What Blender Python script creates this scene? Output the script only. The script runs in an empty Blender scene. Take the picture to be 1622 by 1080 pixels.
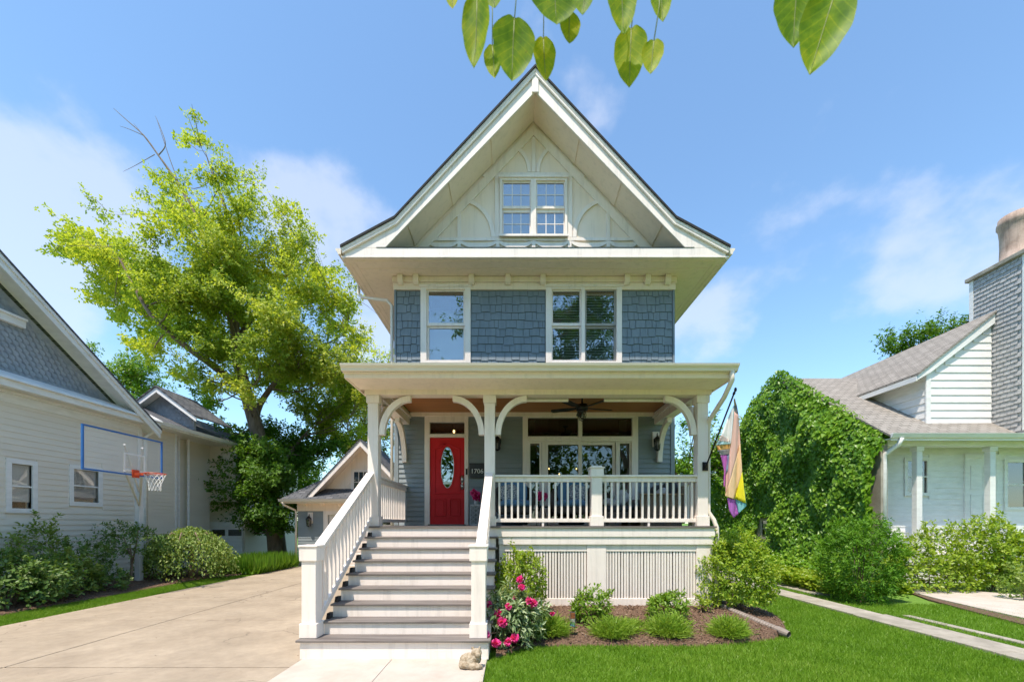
import bpy, bmesh, math, random
import numpy as np
from mathutils import Vector, Matrix
random.seed(7); rng = np.random.default_rng(11)
R = math.radians
scene = bpy.context.scene
COL = scene.collection

# ------------------------------------------------------------------ camera, sky, sun, exposure
F, CX, HY, EYE = 664.0, 811.0, 828.0, 1.80          # focal length in photo pixels, vanishing point, eye height
cam = bpy.data.cameras.new('camera'); camo = bpy.data.objects.new('camera', cam); COL.objects.link(camo)
camo.location = (0, 0, EYE); camo.rotation_euler = (R(90), 0, 0)
cam.sensor_width = 36; cam.lens = F / 1622 * 36; cam.shift_y = 288 / 1622; cam.dof.use_dof = True; cam.dof.focus_distance = 9.0; cam.dof.aperture_fstop = 5.0; cam.clip_start = .05; cam.clip_end = 5000
scene.camera = camo
SUN_EL, SUN_AZ = 66.0, 26.0                          # azimuth: degrees to the left of straight behind the viewer
sd = Vector((-math.sin(R(SUN_AZ)) * math.cos(R(SUN_EL)), -math.cos(R(SUN_AZ)) * math.cos(R(SUN_EL)), math.sin(R(SUN_EL))))
sl = bpy.data.lights.new('sun', 'SUN'); so = bpy.data.objects.new('sun', sl); COL.objects.link(so)
sl.energy = 2.75; sl.angle = R(.55); sl.color = (1, .895, .765)
so.rotation_euler = (-sd).to_track_quat('-Z', 'Y').to_euler(); so.location = (-10, -20, 40)
w = bpy.data.worlds.new('World'); scene.world = w; w.use_nodes = True
nt = w.node_tree; N = nt.nodes; L = nt.links; N.clear()
def nd(tree, t, **k):
    n = tree.nodes.new(t)
    for a, b in k.items():
        if a.startswith('i_'): n.inputs[a[2:].replace('_', ' ')].default_value = b
        elif isinstance(a, str) and hasattr(n, a): setattr(n, a, b)
    return n
sky = nd(nt, 'ShaderNodeTexSky', sky_type='NISHITA', sun_disc=False)
sky.sun_elevation = R(SUN_EL); sky.sun_rotation = math.atan2(sd.x, sd.y) % (2 * math.pi)
sky.air_density = 1.15; sky.dust_density = 0.3; sky.ozone_density = 4.0; sky.altitude = 100
tc = nd(nt, 'ShaderNodeTexCoord')
def vm(op, a, b=None):
    n = nd(nt, 'ShaderNodeVectorMath', operation=op); L.new(a, n.inputs[0])
    if b is not None: n.inputs[1].default_value = b
    return n
def mth(op, a, b):
    n = nd(nt, 'ShaderNodeMath', operation=op)
    for i, x in enumerate((a, b)):
        if isinstance(x, (int, float)): n.inputs[i].default_value = x
        else: L.new(x, n.inputs[i])
    return n.outputs[0]
DIR = vm('NORMALIZE', tc.outputs['Generated']).outputs[0]
noi = nd(nt, 'ShaderNodeTexNoise', i_Scale=5.6, i_Detail=8.0, i_Roughness=.54)
L.new(vm('MULTIPLY', DIR, (1, 1, 1.35)).outputs[0], noi.inputs['Vector'])
acc = None
for u, v, r, a in [(20, 180, .17, .18), (-60, 300, .22, .16), (165, 345, .14, .40), (60, 430, .25, .24), (480, 340, .18, .40), (560, 420, .2, .28), (930, 190, .13, .2),
                   (1200, 400, .17, .26), (1430, 400, .18, .28), (1530, 390, .16, .26), (1700, 390, .25, .2), (1110, 530, .2, .30), (600, 560, .22, .36), (900, 60, .1, .1)]:
    c = Vector(((u - CX) / F, 1, (HY - v) / F)).normalized()
    mr = nd(nt, 'ShaderNodeMapRange', interpolation_type='SMOOTHSTEP'); L.new(vm('DISTANCE', DIR, c).outputs['Value'], mr.inputs[0])
    mr.inputs[1].default_value = 0; mr.inputs[2].default_value = r; mr.inputs[3].default_value = a; mr.inputs[4].default_value = 0
    acc = mr.outputs[0] if acc is None else mth('ADD', acc, mr.outputs[0])
den = mth('ADD', mth('MULTIPLY', noi.outputs[0], 1.15), mth('MINIMUM', acc, .4))
cm = nd(nt, 'ShaderNodeMapRange', interpolation_type='SMOOTHSTEP'); L.new(den, cm.inputs[0])
cm.inputs[1].default_value = .74; cm.inputs[2].default_value = 1.04; cm.inputs[3].default_value = 0; cm.inputs[4].default_value = .46
hs = nd(nt, 'ShaderNodeHueSaturation'); hs.inputs['Saturation'].default_value = .96; hs.inputs['Value'].default_value = 1.0; 
tn = nd(nt, 'ShaderNodeMixRGB', blend_type='MULTIPLY'); tn.inputs[0].default_value = 1; tn.inputs[2].default_value = (.71, .83, .835, 1); L.new(sky.outputs[0], tn.inputs[1]); L.new(tn.outputs[0], hs.inputs['Color'])
mx = nd(nt, 'ShaderNodeMixRGB'); L.new(cm.outputs[0], mx.inputs[0]); L.new(hs.outputs[0], mx.inputs[1]); mx.inputs[2].default_value = (3.0, 3.1, 3.5, 1)
bg = nd(nt, 'ShaderNodeBackground'); L.new(mx.outputs[0], bg.inputs[0]); bg.inputs[1].default_value = .15
wo = nd(nt, 'ShaderNodeOutputWorld'); L.new(bg.outputs[0], wo.inputs[0])
scene.view_settings.view_transform = 'Standard'; scene.view_settings.look = 'None'
scene.view_settings.exposure = 1.16; scene.view_settings.gamma = 1
scene.render.engine = 'CYCLES'
cy = scene.cycles
cy.max_bounces = 7; cy.diffuse_bounces = 4; cy.glossy_bounces = 3; cy.transmission_bounces = 4; cy.transparent_max_bounces = 10
cy.use_denoising = True; cy.sample_clamp_indirect = 6; cy.caustics_reflective = False; cy.caustics_refractive = False

# ------------------------------------------------------------------ helpers
def X(u, d): return (u - CX) * d / F
def Z(v, d): return EYE + (HY - v) * d / F
def P(u, v, d): return Vector((X(u, d), d, Z(v, d)))
def G(u, v, z=0.0):
    d = (EYE - z) * F / (v - HY); return (X(u, d), d)

class MB:
    def __init__(s): s.v = []; s.f = []; s.m = []
    def add(s, vs, fs, mi=0):
        o = len(s.v); s.v += [tuple(p) for p in vs]; s.f += [tuple(i + o for i in f) for f in fs]; s.m += [mi] * len(fs); return s
    def box(s, x0, x1, y0, y1, z0, z1, mi=0):
        return s.add([(x0, y0, z0), (x1, y0, z0), (x1, y1, z0), (x0, y1, z0), (x0, y0, z1), (x1, y0, z1), (x1, y1, z1), (x0, y1, z1)],
                     [(0, 3, 2, 1), (4, 5, 6, 7), (0, 1, 5, 4), (1, 2, 6, 5), (2, 3, 7, 6), (3, 0, 4, 7)], mi)
    def ext(s, poly, ax, a, b, mi=0):
        n = len(poly)
        def q(p, t): return (p[0], t, p[1]) if ax == 'y' else (t, p[0], p[1]) if ax == 'x' else (p[0], p[1], t)
        vs = [q(p, a) for p in poly] + [q(p, b) for p in poly]
        return s.add(vs, [tuple(range(n))[::-1], tuple(range(n, 2 * n))] + [(i, (i + 1) % n, n + (i + 1) % n, n + i) for i in range(n)], mi)
    def strip(s, A, B, ax, a, b, mi=0):
        for i in range(len(A) - 1): s.ext([A[i], A[i + 1], B[i + 1], B[i]], ax, a, b, mi)
        return s
    def quad(s, a, b, c, d, mi=0): return s.add([a, b, c, d], [(0, 1, 2, 3)], mi)
    def tube(s, path, r, n=8, mi=0, cap=True):
        path = [Vector(p) for p in path]; k = len(path); rr = r if isinstance(r, (list, tuple)) else [r] * k
        vs = []; fs = []; up = None
        for i, p in enumerate(path):
            t = (path[min(i + 1, k - 1)] - path[max(i - 1, 0)]).normalized()
            if up is None: up = Vector((0, 0, 1)) if abs(t.z) < .9 else Vector((1, 0, 0))
            a = t.cross(up)
            a = a.normalized() if a.length > 1e-4 else t.orthogonal().normalized()
            b = t.cross(a).normalized(); up = -b if False else up
            if abs(t.dot(up)) > .95: up = a
            for j in range(n):
                w_ = 2 * math.pi * j / n; vs.append(p + (a * math.cos(w_) + b * math.sin(w_)) * rr[i])
        for i in range(k - 1):
            for j in range(n): fs.append((i * n + j, i * n + (j + 1) % n, (i + 1) * n + (j + 1) % n, (i + 1) * n + j))
        if cap: fs += [tuple(range(n))[::-1], tuple(range((k - 1) * n, k * n))]
        return s.add(vs, fs, mi)
    def lathe(s, prof, c, n=16, mi=0):
        vs = [(c[0] + r * math.cos(2 * math.pi * j / n), c[1] + r * math.sin(2 * math.pi * j / n), c[2] + z) for r, z in prof for j in range(n)]
        fs = [(i * n + j, i * n + (j + 1) % n, (i + 1) * n + (j + 1) % n, (i + 1) * n + j) for i in range(len(prof) - 1) for j in range(n)]
        return s.add(vs, fs + [tuple(range(n))[::-1], tuple(range((len(prof) - 1) * n, len(prof) * n))], mi)
    def ell(s, c, r, nu=12, nv=8, rot=None, pw=1.0, mi=0):
        vs = []; M = rot or Matrix.Identity(3); c = Vector(c)
        sg = lambda x: math.copysign(abs(x) ** pw, x)
        for i in range(1, nv):
            th = math.pi * i / nv - math.pi / 2
            for j in range(nu):
                ph = 2 * math.pi * j / nu
                vs.append(c + M @ Vector((r[0] * sg(math.cos(th)) * sg(math.cos(ph)), r[1] * sg(math.cos(th)) * sg(math.sin(ph)), r[2] * sg(math.sin(th)))))
        b = len(vs); vs += [c + M @ Vector((0, 0, -r[2])), c + M @ Vector((0, 0, r[2]))]
        fs = [(i * nu + j, i * nu + (j + 1) % nu, (i + 1) * nu + (j + 1) % nu, (i + 1) * nu + j) for i in range(nv - 2) for j in range(nu)]
        fs += [(b, (j + 1) % nu, j) for j in range(nu)] + [(b + 1, (nv - 2) * nu + j, (nv - 2) * nu + (j + 1) % nu) for j in range(nu)]
        return s.add(vs, fs, mi)
    def panel(s, x0, x1, z0, z1, holes, y0, y1, ax='y'):
        xs = sorted({x0, x1, *[h[0] for h in holes], *[h[1] for h in holes]}); zs = sorted({z0, z1, *[h[2] for h in holes], *[h[3] for h in holes]})
        q = (lambda x, y, z: (x, y, z)) if ax == 'y' else (lambda x, y, z: (y, x, z))
        for a, b in zip(xs, xs[1:]):
            for c, d in zip(zs, zs[1:]):
                mx_, mz_ = (a + b) / 2, (c + d) / 2
                if any(h[0] < mx_ < h[1] and h[2] < mz_ < h[3] for h in holes): continue
                for y in (y0, y1): s.quad(q(a, y, c), q(b, y, c), q(b, y, d), q(a, y, d))
        for h in [(x0, x1, z0, z1)] + list(holes):
            a, b, c, d = h
            for p, r_ in (((a, c), (b, c)), ((b, c), (b, d)), ((b, d), (a, d)), ((a, d), (a, c))):
                if h is not None and len(holes) and h != (x0, x1, z0, z1):
                    # a hole that runs to the rim leaves no reveal there
                    if p[1] == r_[1] and p[1] in (z0, z1): continue
                s.quad(q(p[0], y0, p[1]), q(r_[0], y0, r_[1]), q(r_[0], y1, r_[1]), q(p[0], y1, p[1]))
        return s

def wl(o):
    v = Vector((0, 0, 0))
    while o is not None: v += o.location; o = o.parent
    return v
def build(mb, name, mat, parent=None, bev=0, smooth=False, local=False):
    V = np.array(mb.v, float); c = Vector(((V[:, 0].min() + V[:, 0].max()) / 2, (V[:, 1].min() + V[:, 1].max()) / 2, V[:, 2].min()))
    me = bpy.data.meshes.new(name); bm = bmesh.new()
    vs = [bm.verts.new(Vector(p) - c) for p in mb.v]
    for f, m in zip(mb.f, mb.m):
        try: bf = bm.faces.new([vs[i] for i in f]); bf.material_index = m; bf.smooth = smooth
        except ValueError: pass
    bmesh.ops.remove_doubles(bm, verts=bm.verts, dist=1e-5)
    bmesh.ops.recalc_face_normals(bm, faces=bm.faces)
    bm.to_mesh(me); bm.free()
    for m in (mat if isinstance(mat, (list, tuple)) else [mat]): me.materials.append(m)
    o = bpy.data.objects.new(name, me); COL.objects.link(o); o.parent = parent
    o.location = c if (local or parent is None) else c - wl(parent)
    if bev:
        b = o.modifiers.new('bevel', 'BEVEL'); b.width = bev; b.segments = 2; b.limit_method = 'ANGLE'; b.angle_limit = R(40)
    return o
def tag(o, label, cat, group=None, kind=None):
    if label: o['label'] = label
    if cat: o['category'] = cat
    if group: o['group'] = group
    if kind: o['kind'] = kind
    return o
def T(name, label, cat, loc=(0, 0, 0), group=None, rz=0):
    o = bpy.data.objects.new(name, None); COL.objects.link(o); o.location = loc; o.rotation_euler = (0, 0, rz); o.empty_display_size = .1
    return tag(o, label, cat, group)
def cp(o, parent, loc=None):
    c = o.copy(); COL.objects.link(c); c.parent = parent
    if loc is not None: c.location = loc
    return c
def cptree(o, loc, label=None, rz=None):
    c = cp(o, None, loc)
    if label: c['label'] = label
    if rz is not None: c.rotation_euler = (0, 0, rz)
    for ch in list(o.children):
        d = cp(ch, c)
        for g in list(ch.children): cp(g, d)
    return c
def rep(o, locs):
    base = o.location.copy()
    for d in locs: cp(o, o.parent, base + Vector(d))
def struct(o): o['kind'] = 'structure'; return o
def stuff(o): o['kind'] = 'stuff'; return o
def inpoly(x, y, poly):
    r = np.zeros(len(x), bool); n = len(poly)
    for i in range(n):
        (x1, y1), (x2, y2) = poly[i], poly[(i + 1) % n]
        if y1 == y2: continue
        c = (y1 > y) != (y2 > y); t = (x2 - x1) * (y - y1) / (y2 - y1) + x1
        r ^= c & (x < t)
    return r

# ------------------------------------------------------------------ materials
MATS = {}
def pm(name, c1, c2=None, scale=4, rough=.6, bump=0, bscale=40, spec=.4, metal=0, mid=(.35, .65), stretch=None, coat=0, detail=6, sheen=0, speck=0, streak=0, crack=0):
    m = bpy.data.materials.new(name); m.use_nodes = True; t = m.node_tree; b = t.nodes['Principled BSDF']
    b.inputs['Roughness'].default_value = rough; b.inputs['Metallic'].default_value = metal; b.inputs['Specular IOR Level'].default_value = spec
    b.inputs['Coat Weight'].default_value = coat; b.inputs['Sheen Weight'].default_value = sheen
    geo = nd(t, 'ShaderNodeNewGeometry'); vec = geo.outputs['Position']
    if stretch:
        mp = nd(t, 'ShaderNodeMapping'); mp.inputs['Scale'].default_value = stretch; t.links.new(vec, mp.inputs[0]); vec = mp.outputs[0]
    if c2 is not None:
        n = nd(t, 'ShaderNodeTexNoise', i_Scale=scale, i_Detail=float(detail), i_Roughness=.6); t.links.new(vec, n.inputs['Vector'])
        r = nd(t, 'ShaderNodeValToRGB'); r.color_ramp.elements[0].position = mid[0]; r.color_ramp.elements[1].position = mid[1]
        r.color_ramp.elements[0].color = (*c1, 1); r.color_ramp.elements[1].color = (*c2, 1)
        t.links.new(n.outputs[0], r.inputs[0]); src = r.outputs[0]
        if speck:
            for sc_, am in ((180.0, speck), (7.0, speck * .7), (1.3, speck * .7), (.45, speck * .9)):
                n2 = nd(t, 'ShaderNodeTexNoise', i_Scale=sc_, i_Detail=6.0, i_Roughness=.7); t.links.new(vec, n2.inputs['Vector']); mp2 = nd(t, 'ShaderNodeMapRange'); t.links.new(n2.outputs[0], mp2.inputs[0])
                mp2.inputs[1].default_value = .3; mp2.inputs[2].default_value = .7; mp2.inputs[3].default_value = 1 - am; mp2.inputs[4].default_value = 1 + am * .6
                m3 = nd(t, 'ShaderNodeVectorMath', operation='SCALE'); t.links.new(src, m3.inputs[0]); t.links.new(mp2.outputs[0], m3.inputs['Scale']); src = m3.outputs[0]
        if streak:
            mp3 = nd(t, 'ShaderNodeMapping'); mp3.inputs['Scale'].default_value = (9, 9, .8); t.links.new(geo.outputs['Position'], mp3.inputs[0])
            n2 = nd(t, 'ShaderNodeTexNoise', i_Scale=1.0, i_Detail=8.0, i_Roughness=.7); t.links.new(mp3.outputs[0], n2.inputs['Vector']); mp2 = nd(t, 'ShaderNodeMapRange'); t.links.new(n2.outputs[0], mp2.inputs[0])
            mp2.inputs[1].default_value = .32; mp2.inputs[2].default_value = .5; mp2.inputs[3].default_value = 1 - streak; mp2.inputs[4].default_value = 1
            m3 = nd(t, 'ShaderNodeVectorMath', operation='SCALE'); t.links.new(src, m3.inputs[0]); t.links.new(mp2.outputs[0], m3.inputs['Scale']); src = m3.outputs[0]
        if crack:
            n2 = nd(t, 'ShaderNodeTexNoise', i_Scale=1.6, i_Detail=6.0); t.links.new(vec, n2.inputs['Vector']); va = nd(t, 'ShaderNodeVectorMath', operation='MULTIPLY_ADD'); t.links.new(n2.outputs['Color'], va.inputs[0]); va.inputs[1].default_value = (.9, .9, .9); t.links.new(vec, va.inputs[2])
            vo = nd(t, 'ShaderNodeTexVoronoi', feature='DISTANCE_TO_EDGE', i_Scale=.33); t.links.new(va.outputs[0], vo.inputs['Vector'])
            mp2 = nd(t, 'ShaderNodeMapRange'); t.links.new(vo.outputs['Distance'], mp2.inputs[0]); mp2.inputs[1].default_value = .0; mp2.inputs[2].default_value = .006; mp2.inputs[3].default_value = 1 - crack; mp2.inputs[4].default_value = 1
            n4 = nd(t, 'ShaderNodeTexNoise', i_Scale=.5, i_Detail=3.0); t.links.new(vec, n4.inputs['Vector']); mp4 = nd(t, 'ShaderNodeMapRange'); t.links.new(n4.outputs[0], mp4.inputs[0]); mp4.inputs[1].default_value = .48; mp4.inputs[2].default_value = .56; mp4.inputs[3].default_value = 1; mp4.inputs[4].default_value = 0
            mxx = nd(t, 'ShaderNodeMath', operation='MAXIMUM'); t.links.new(mp2.outputs[0], mxx.inputs[0]); t.links.new(mp4.outputs[0], mxx.inputs[1])
            m3 = nd(t, 'ShaderNodeVectorMath', operation='SCALE'); t.links.new(src, m3.inputs[0]); t.links.new(mxx.outputs[0], m3.inputs['Scale']); src = m3.outputs[0]
        t.links.new(src, b.inputs['Base Color'])
    else: b.inputs['Base Color'].default_value = (*c1, 1)
    if bump:
        n = nd(t, 'ShaderNodeTexNoise', i_Scale=bscale, i_Detail=5.0); t.links.new(vec, n.inputs['Vector'])
        bp = nd(t, 'ShaderNodeBump'); bp.inputs['Strength'].default_value = bump; bp.inputs['Distance'].default_value = .02
        t.links.new(n.outputs[0], bp.inputs['Height']); t.links.new(bp.outputs[0], b.inputs['Normal'])
    MATS[name] = m; return m
def leafmat(name, cols, trans=.4, gloss=.08, rough=.45):
    m = bpy.data.materials.new(name); m.use_nodes = True; t = m.node_tree; t.nodes.clear()
    at = nd(t, 'ShaderNodeAttribute'); at.attribute_name = 'tint'
    r = nd(t, 'ShaderNodeValToRGB'); e = r.color_ramp.elements
    while len(e) < len(cols): e.new(.5)
    for i, c in enumerate(cols): e[i].position = i / (len(cols) - 1); e[i].color = (*c, 1)
    t.links.new(at.outputs['Fac'], r.inputs[0])
    d = nd(t, 'ShaderNodeBsdfDiffuse'); tr = nd(t, 'ShaderNodeBsdfTranslucent'); g = nd(t, 'ShaderNodeBsdfGlossy'); g.inputs['Roughness'].default_value = rough
    t.links.new(r.outputs[0], d.inputs[0])
    h = nd(t, 'ShaderNodeMixRGB', blend_type='MULTIPLY'); h.inputs[0].default_value = 1; h.inputs[2].default_value = (1.35, 1.25, .6, 1)
    t.links.new(r.outputs[0], h.inputs[1]); t.links.new(h.outputs[0], tr.inputs[0])
    m1 = nd(t, 'ShaderNodeMixShader'); m1.inputs[0].default_value = trans; t.links.new(d.outputs[0], m1.inputs[1]); t.links.new(tr.outputs[0], m1.inputs[2])
    m2 = nd(t, 'ShaderNodeMixShader'); m2.inputs[0].default_value = gloss; t.links.new(m1.outputs[0], m2.inputs[1]); t.links.new(g.outputs[0], m2.inputs[2])
    o = nd(t, 'ShaderNodeOutputMaterial'); t.links.new(m2.outputs[0], o.inputs[0]); MATS[name] = m; return m
def glassmat(name, tint=(.86, .9, .9), refl=1.0, base=.06):
    m = bpy.data.materials.new(name); m.use_nodes = True; t = m.node_tree; t.nodes.clear()
    fr = nd(t, 'ShaderNodeFresnel'); fr.inputs[0].default_value = 1.5
    mu = nd(t, 'ShaderNodeMath', operation='MULTIPLY_ADD'); t.links.new(fr.outputs[0], mu.inputs[0]); mu.inputs[1].default_value = 1.6 * refl; mu.inputs[2].default_value = base
    tr = nd(t, 'ShaderNodeBsdfTransparent'); tr.inputs[0].default_value = (*tint, 1); g = nd(t, 'ShaderNodeBsdfGlossy'); g.inputs['Roughness'].default_value = .01
    n = nd(t, 'ShaderNodeTexNoise', i_Scale=1.2); geo = nd(t, 'ShaderNodeNewGeometry'); t.links.new(geo.outputs['Position'], n.inputs['Vector'])
    bp = nd(t, 'ShaderNodeBump'); bp.inputs['Strength'].default_value = .05; bp.inputs['Distance'].default_value = .05; t.links.new(n.outputs[0], bp.inputs['Height']); t.links.new(bp.outputs[0], g.inputs['Normal'])
    mi = nd(t, 'ShaderNodeMixShader'); t.links.new(mu.outputs[0], mi.inputs[0]); t.links.new(tr.outputs[0], mi.inputs[1]); t.links.new(g.outputs[0], mi.inputs[2])
    o = nd(t, 'ShaderNodeOutputMaterial'); t.links.new(mi.outputs[0], o.inputs[0]); MATS[name] = m; return m
def roofmat(name, c1, c2, cm_, axis, sc=1.0):
    m = bpy.data.materials.new(name); m.use_nodes = True; t = m.node_tree; b = t.nodes['Principled BSDF']; b.inputs['Roughness'].default_value = .92
    b.inputs['Specular IOR Level'].default_value = .15
    geo = nd(t, 'ShaderNodeNewGeometry'); sp = nd(t, 'ShaderNodeSeparateXYZ'); t.links.new(geo.outputs['Position'], sp.inputs[0])
    co = nd(t, 'ShaderNodeCombineXYZ'); t.links.new(sp.outputs[axis], co.inputs[0]); mu = nd(t, 'ShaderNodeMath', operation='MULTIPLY'); t.links.new(sp.outputs[2], mu.inputs[0]); mu.inputs[1].default_value = 1.6
    t.links.new(mu.outputs[0], co.inputs[1])
    br = nd(t, 'ShaderNodeTexBrick'); t.links.new(co.outputs[0], br.inputs[0]); br.inputs['Color1'].default_value = (*c1, 1); br.inputs['Color2'].default_value = (*c2, 1); br.inputs['Mortar'].default_value = (*cm_, 1)
    br.inputs['Scale'].default_value = sc; br.inputs['Mortar Size'].default_value = .012; br.inputs['Brick Width'].default_value = .3; br.inputs['Row Height'].default_value = .14; br.offset_frequency = 2; br.inputs['Bias'].default_value = -.1
    n = nd(t, 'ShaderNodeTexNoise', i_Scale=70.0); t.links.new(geo.outputs['Position'], n.inputs['Vector'])
    mixc = nd(t, 'ShaderNodeMixRGB', blend_type='OVERLAY'); mixc.inputs[0].default_value = .5; t.links.new(br.outputs[0], mixc.inputs[1]); t.links.new(n.outputs[0], mixc.inputs[2]); t.links.new(mixc.outputs[0], b.inputs['Base Color'])
    bp = nd(t, 'ShaderNodeBump'); bp.inputs['Strength'].default_value = .6; bp.inputs['Distance'].default_value = .02; bp.invert = True; t.links.new(br.outputs['Fac'], bp.inputs['Height']); t.links.new(bp.outputs[0], b.inputs['Normal'])
    MATS[name] = m; return m

WHITE = pm('white_paint', (.87, .775, .70), (.91, .812, .74), 1.2, .45, .08, 45, streak=.15)
CREAM = pm('cream_soffit_paint', (.90, .755, .625), (.93, .79, .66), .9, .55, .08, 40, streak=.11)
BLUE = pm('blue_grey_shingle_paint', (.165, .205, .24), (.205, .25, .285), 9, .6, .25, 50, stretch=(1, 1, .3))
CLAP = pm('blue_grey_clapboard_paint', (.225, .26, .275), (.26, .295, .31), 3, .55, .1, 40, stretch=(.3, 1, 1))
TREAD = pm('grey_brown_composite_deck', (.13, .11, .10), (.235, .205, .185), 9, .65, .15, 80, stretch=(.15, 2, 1))
RED = pm('red_door_paint', (.58, .011, .016), (.64, .018, .023), 2, .5, .02, 50, spec=.25)
WOOD = pm('stained_wood_ceiling', (.36, .14, .045), (.50, .21, .075), 6, .5, .1, 30, stretch=(.15, 3, 1))
DARKROOF = pm('black_shingle_edge', (.02, .021, .023), (.04, .04, .042), 20, .9, .4, 60)
GUT = pm('cream_gutter', (.78, .69, .575), (.82, .73, .615), 1, .4)
GLASS = glassmat('window_glass', base=.17); GLASSL = glassmat('dull_glass', (.96, .96, .95), .3, .02); GLASSD = glassmat('porch_glass', (.55, .57, .55), .8)
BLACK = pm('black_metal', (.012, .012, .013), (.02, .02, .02), 10, .4, 0, metal=.3)
STEEL = pm('brushed_nickel', (.55, .54, .52), None, rough=.3, metal=1)
ROOM = pm('interior_wall', (.16, .13, .10), (.2, .165, .13), 1, .8)
CURT = pm('pale_curtain', (.55, .58, .50), (.62, .64, .57), 5, .8, .1, 20, stretch=(6, 6, .2))
SHADE = pm('grey_window_shade', (.11, .105, .095), (.13, .12, .11), 3, .8)
BLIND = pm('blind_slat_white', (.84, .82, .77), None, rough=.5)
SCREEN = pm('insect_screen_frame', (.33, .31, .28), (.37, .35, .32), 3, .6)
CONC = pm('tan_concrete_driveway', (.37, .295, .215), (.46, .375, .28), 1.1, .85, .25, 130, detail=12, mid=(.3, .7), speck=.18, crack=.45)
CONCW = pm('pale_concrete_walk', (.50, .43, .36), (.58, .51, .44), 2.2, .85, .2, 120, detail=10, speck=.08)
RIB = pm('old_concrete_ribbon', (.33, .295, .235), (.45, .405, .335), 3, .9, .4, 60, detail=10, speck=.2)
SOIL = pm('lawn_soil', (.10, .20, .018), (.14, .25, .028), 9, .95, .3, 60)
MULCH = pm('brown_mulch', (.075, .042, .027), (.21, .13, .085), 34, .95, .9, 45, detail=10)
BARK = pm('tree_bark', (.15, .105, .07), (.27, .20, .14), 9, .9, .9, 18, stretch=(1, 1, .25))
TWIG = pm('twig_bark', (.10, .075, .05), (.15, .11, .07), 9, .85)
STONE = pm('weathered_cast_stone', (.26, .19, .115), (.50, .42, .31), 26, .9, .7, 60, detail=10)
TAUPE = pm('taupe_clapboard', (.74, .675, .575), (.80, .735, .63), 2, .6, .08, 30, stretch=(1, .3, 1))
SCAL = pm('grey_scallop_shingle', (.27, .30, .335), (.36, .385, .41), 7, .7, .2, 40)
NWHITE = pm('old_white_board_paint', (.76, .745, .72), (.86, .845, .82), 5, .6, .25, 30, stretch=(.5, .5, 2), detail=9)
CHIM = pm('grey_chimney_shingle', (.36, .35, .345), (.48, .47, .46), 8, .85, .3, 40)
CLAY = pm('clay_chimney_pot', (.36, .25, .19), (.56, .42, .34), 3, .85, .3, 30, streak=.35, detail=9)
ROOFX = roofmat('slate_grey_roof', (.10, .105, .115), (.17, .17, .18), (.05, .05, .055), 0)
ROOFY = roofmat('slate_grey_roof_side', (.10, .105, .115), (.17, .17, .18), (.05, .05, .055), 1)
ROOFT = roofmat('tan_grey_roof', (.27, .245, .215), (.35, .32, .285), (.13, .12, .105), 0)
ROOFT2 = roofmat('tan_grey_roof_side', (.27, .245, .215), (.35, .32, .285), (.13, .12, .105), 1)

# ------------------------------------------------------------------ ground, driveway, paths
BED = [(-.22, 5.62), (.2, 6.15), (1.0, 6.24), (1.9, 6.2), (2.7, 6.18), (3.4, 6.3), (4.15, 6.6), (4.6, 7.05), (4.85, 7.6), (5.1, 8.2), (5.15, 8.8), (4.4, 9.1), (3.95, 8.4), (3.9, 7.9), (-.22, 7.9)]
g = MB(); g.quad((-900, -200, -.03), (900, -200, -.03), (900, 2500, -.03), (-900, 2500, -.03))
struct(build(g, 'ground', SOIL))
drv = struct(T('driveway', None, None, (-6, 6, 0)))
xs = [-8.95, -6.35, -2.77]; ys = [1.02, 3.1, 5.24, 7.8, 9.8, 13.6, 17.55]
for i in range(2):
    for j in range(len(ys) - 1):
        m = MB(); m.box(xs[i] + .011, xs[i + 1] - .011, ys[j] + .012, ys[j + 1] - .012, -.08, .0); build(m, 'slab', CONC, drv, bev=.006)
m = MB(); m.box(-8.94, -2.78, 1.03, 17.54, -.06, -.014); build(m, 'joint_bed', MULCH, drv)
wk = struct(T('front_walk', None, None, (-1.6, 3, 0)))
for x0, x1 in ((-2.765, -1.583), (-1.577, -.33)):
    for y0, y1 in ((1.02, 2.6), (2.61, 5.6)):
        m = MB(); m.box(x0, x1, y0, y1, -.08, .012); build(m, 'slab', CONCW, wk, bev=.006)
m = MB(); m.box(-2.76, -.335, 1.03, 5.6, -.06, -.006); build(m, 'joint_bed', MULCH, wk)
rb = struct(T('ribbon_driveway', None, None, (7, 9, 0)))
yy = 1.02
while yy < 22:
    n = 2.4
    def wob(x): return x + random.uniform(-.035, .035)
    m = MB(); m.ext([(wob(6.70), yy + .01), (wob(7.30), yy + .01), (wob(7.30), yy + n - .01), (wob(6.70), yy + n - .01)], 'z', -.05, .012 + random.uniform(0, .006)); build(m, 'slab', RIB, rb, bev=.01)
    if yy < 7.4 or yy > 9.4:
        wx = .16 if yy < 8 else .42
        m = MB(); m.ext([(wob(7.66), yy + .01), (wob(7.66 + wx), yy + .01), (wob(7.66 + wx), yy + n - .01), (wob(7.66), yy + n - .01)], 'z', -.05, .005); build(m, 'slab', RIB, rb, bev=.01)
    yy += n
pts = [G(u, v) for u, v in [(1438, 936), (1470, 934), (1560, 938), (1640, 944), (1750, 960), (1750, 1000), (1622, 979), (1540, 961), (1480, 947)]]
m = MB(); m.ext(pts, 'z', -.05, .02); struct(build(m, 'neighbour_path', CONCW, bev=.01))
pts = [G(u, v) for u, v in [(1438, 937), (1480, 948), (1540, 962), (1622, 981), (1750, 1003), (1750, 1014), (1622, 989), (1540, 968), (1470, 949)]]
m = MB(); m.ext(pts, 'z', -.05, .01); struct(build(m, 'path_edging', MULCH))

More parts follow.
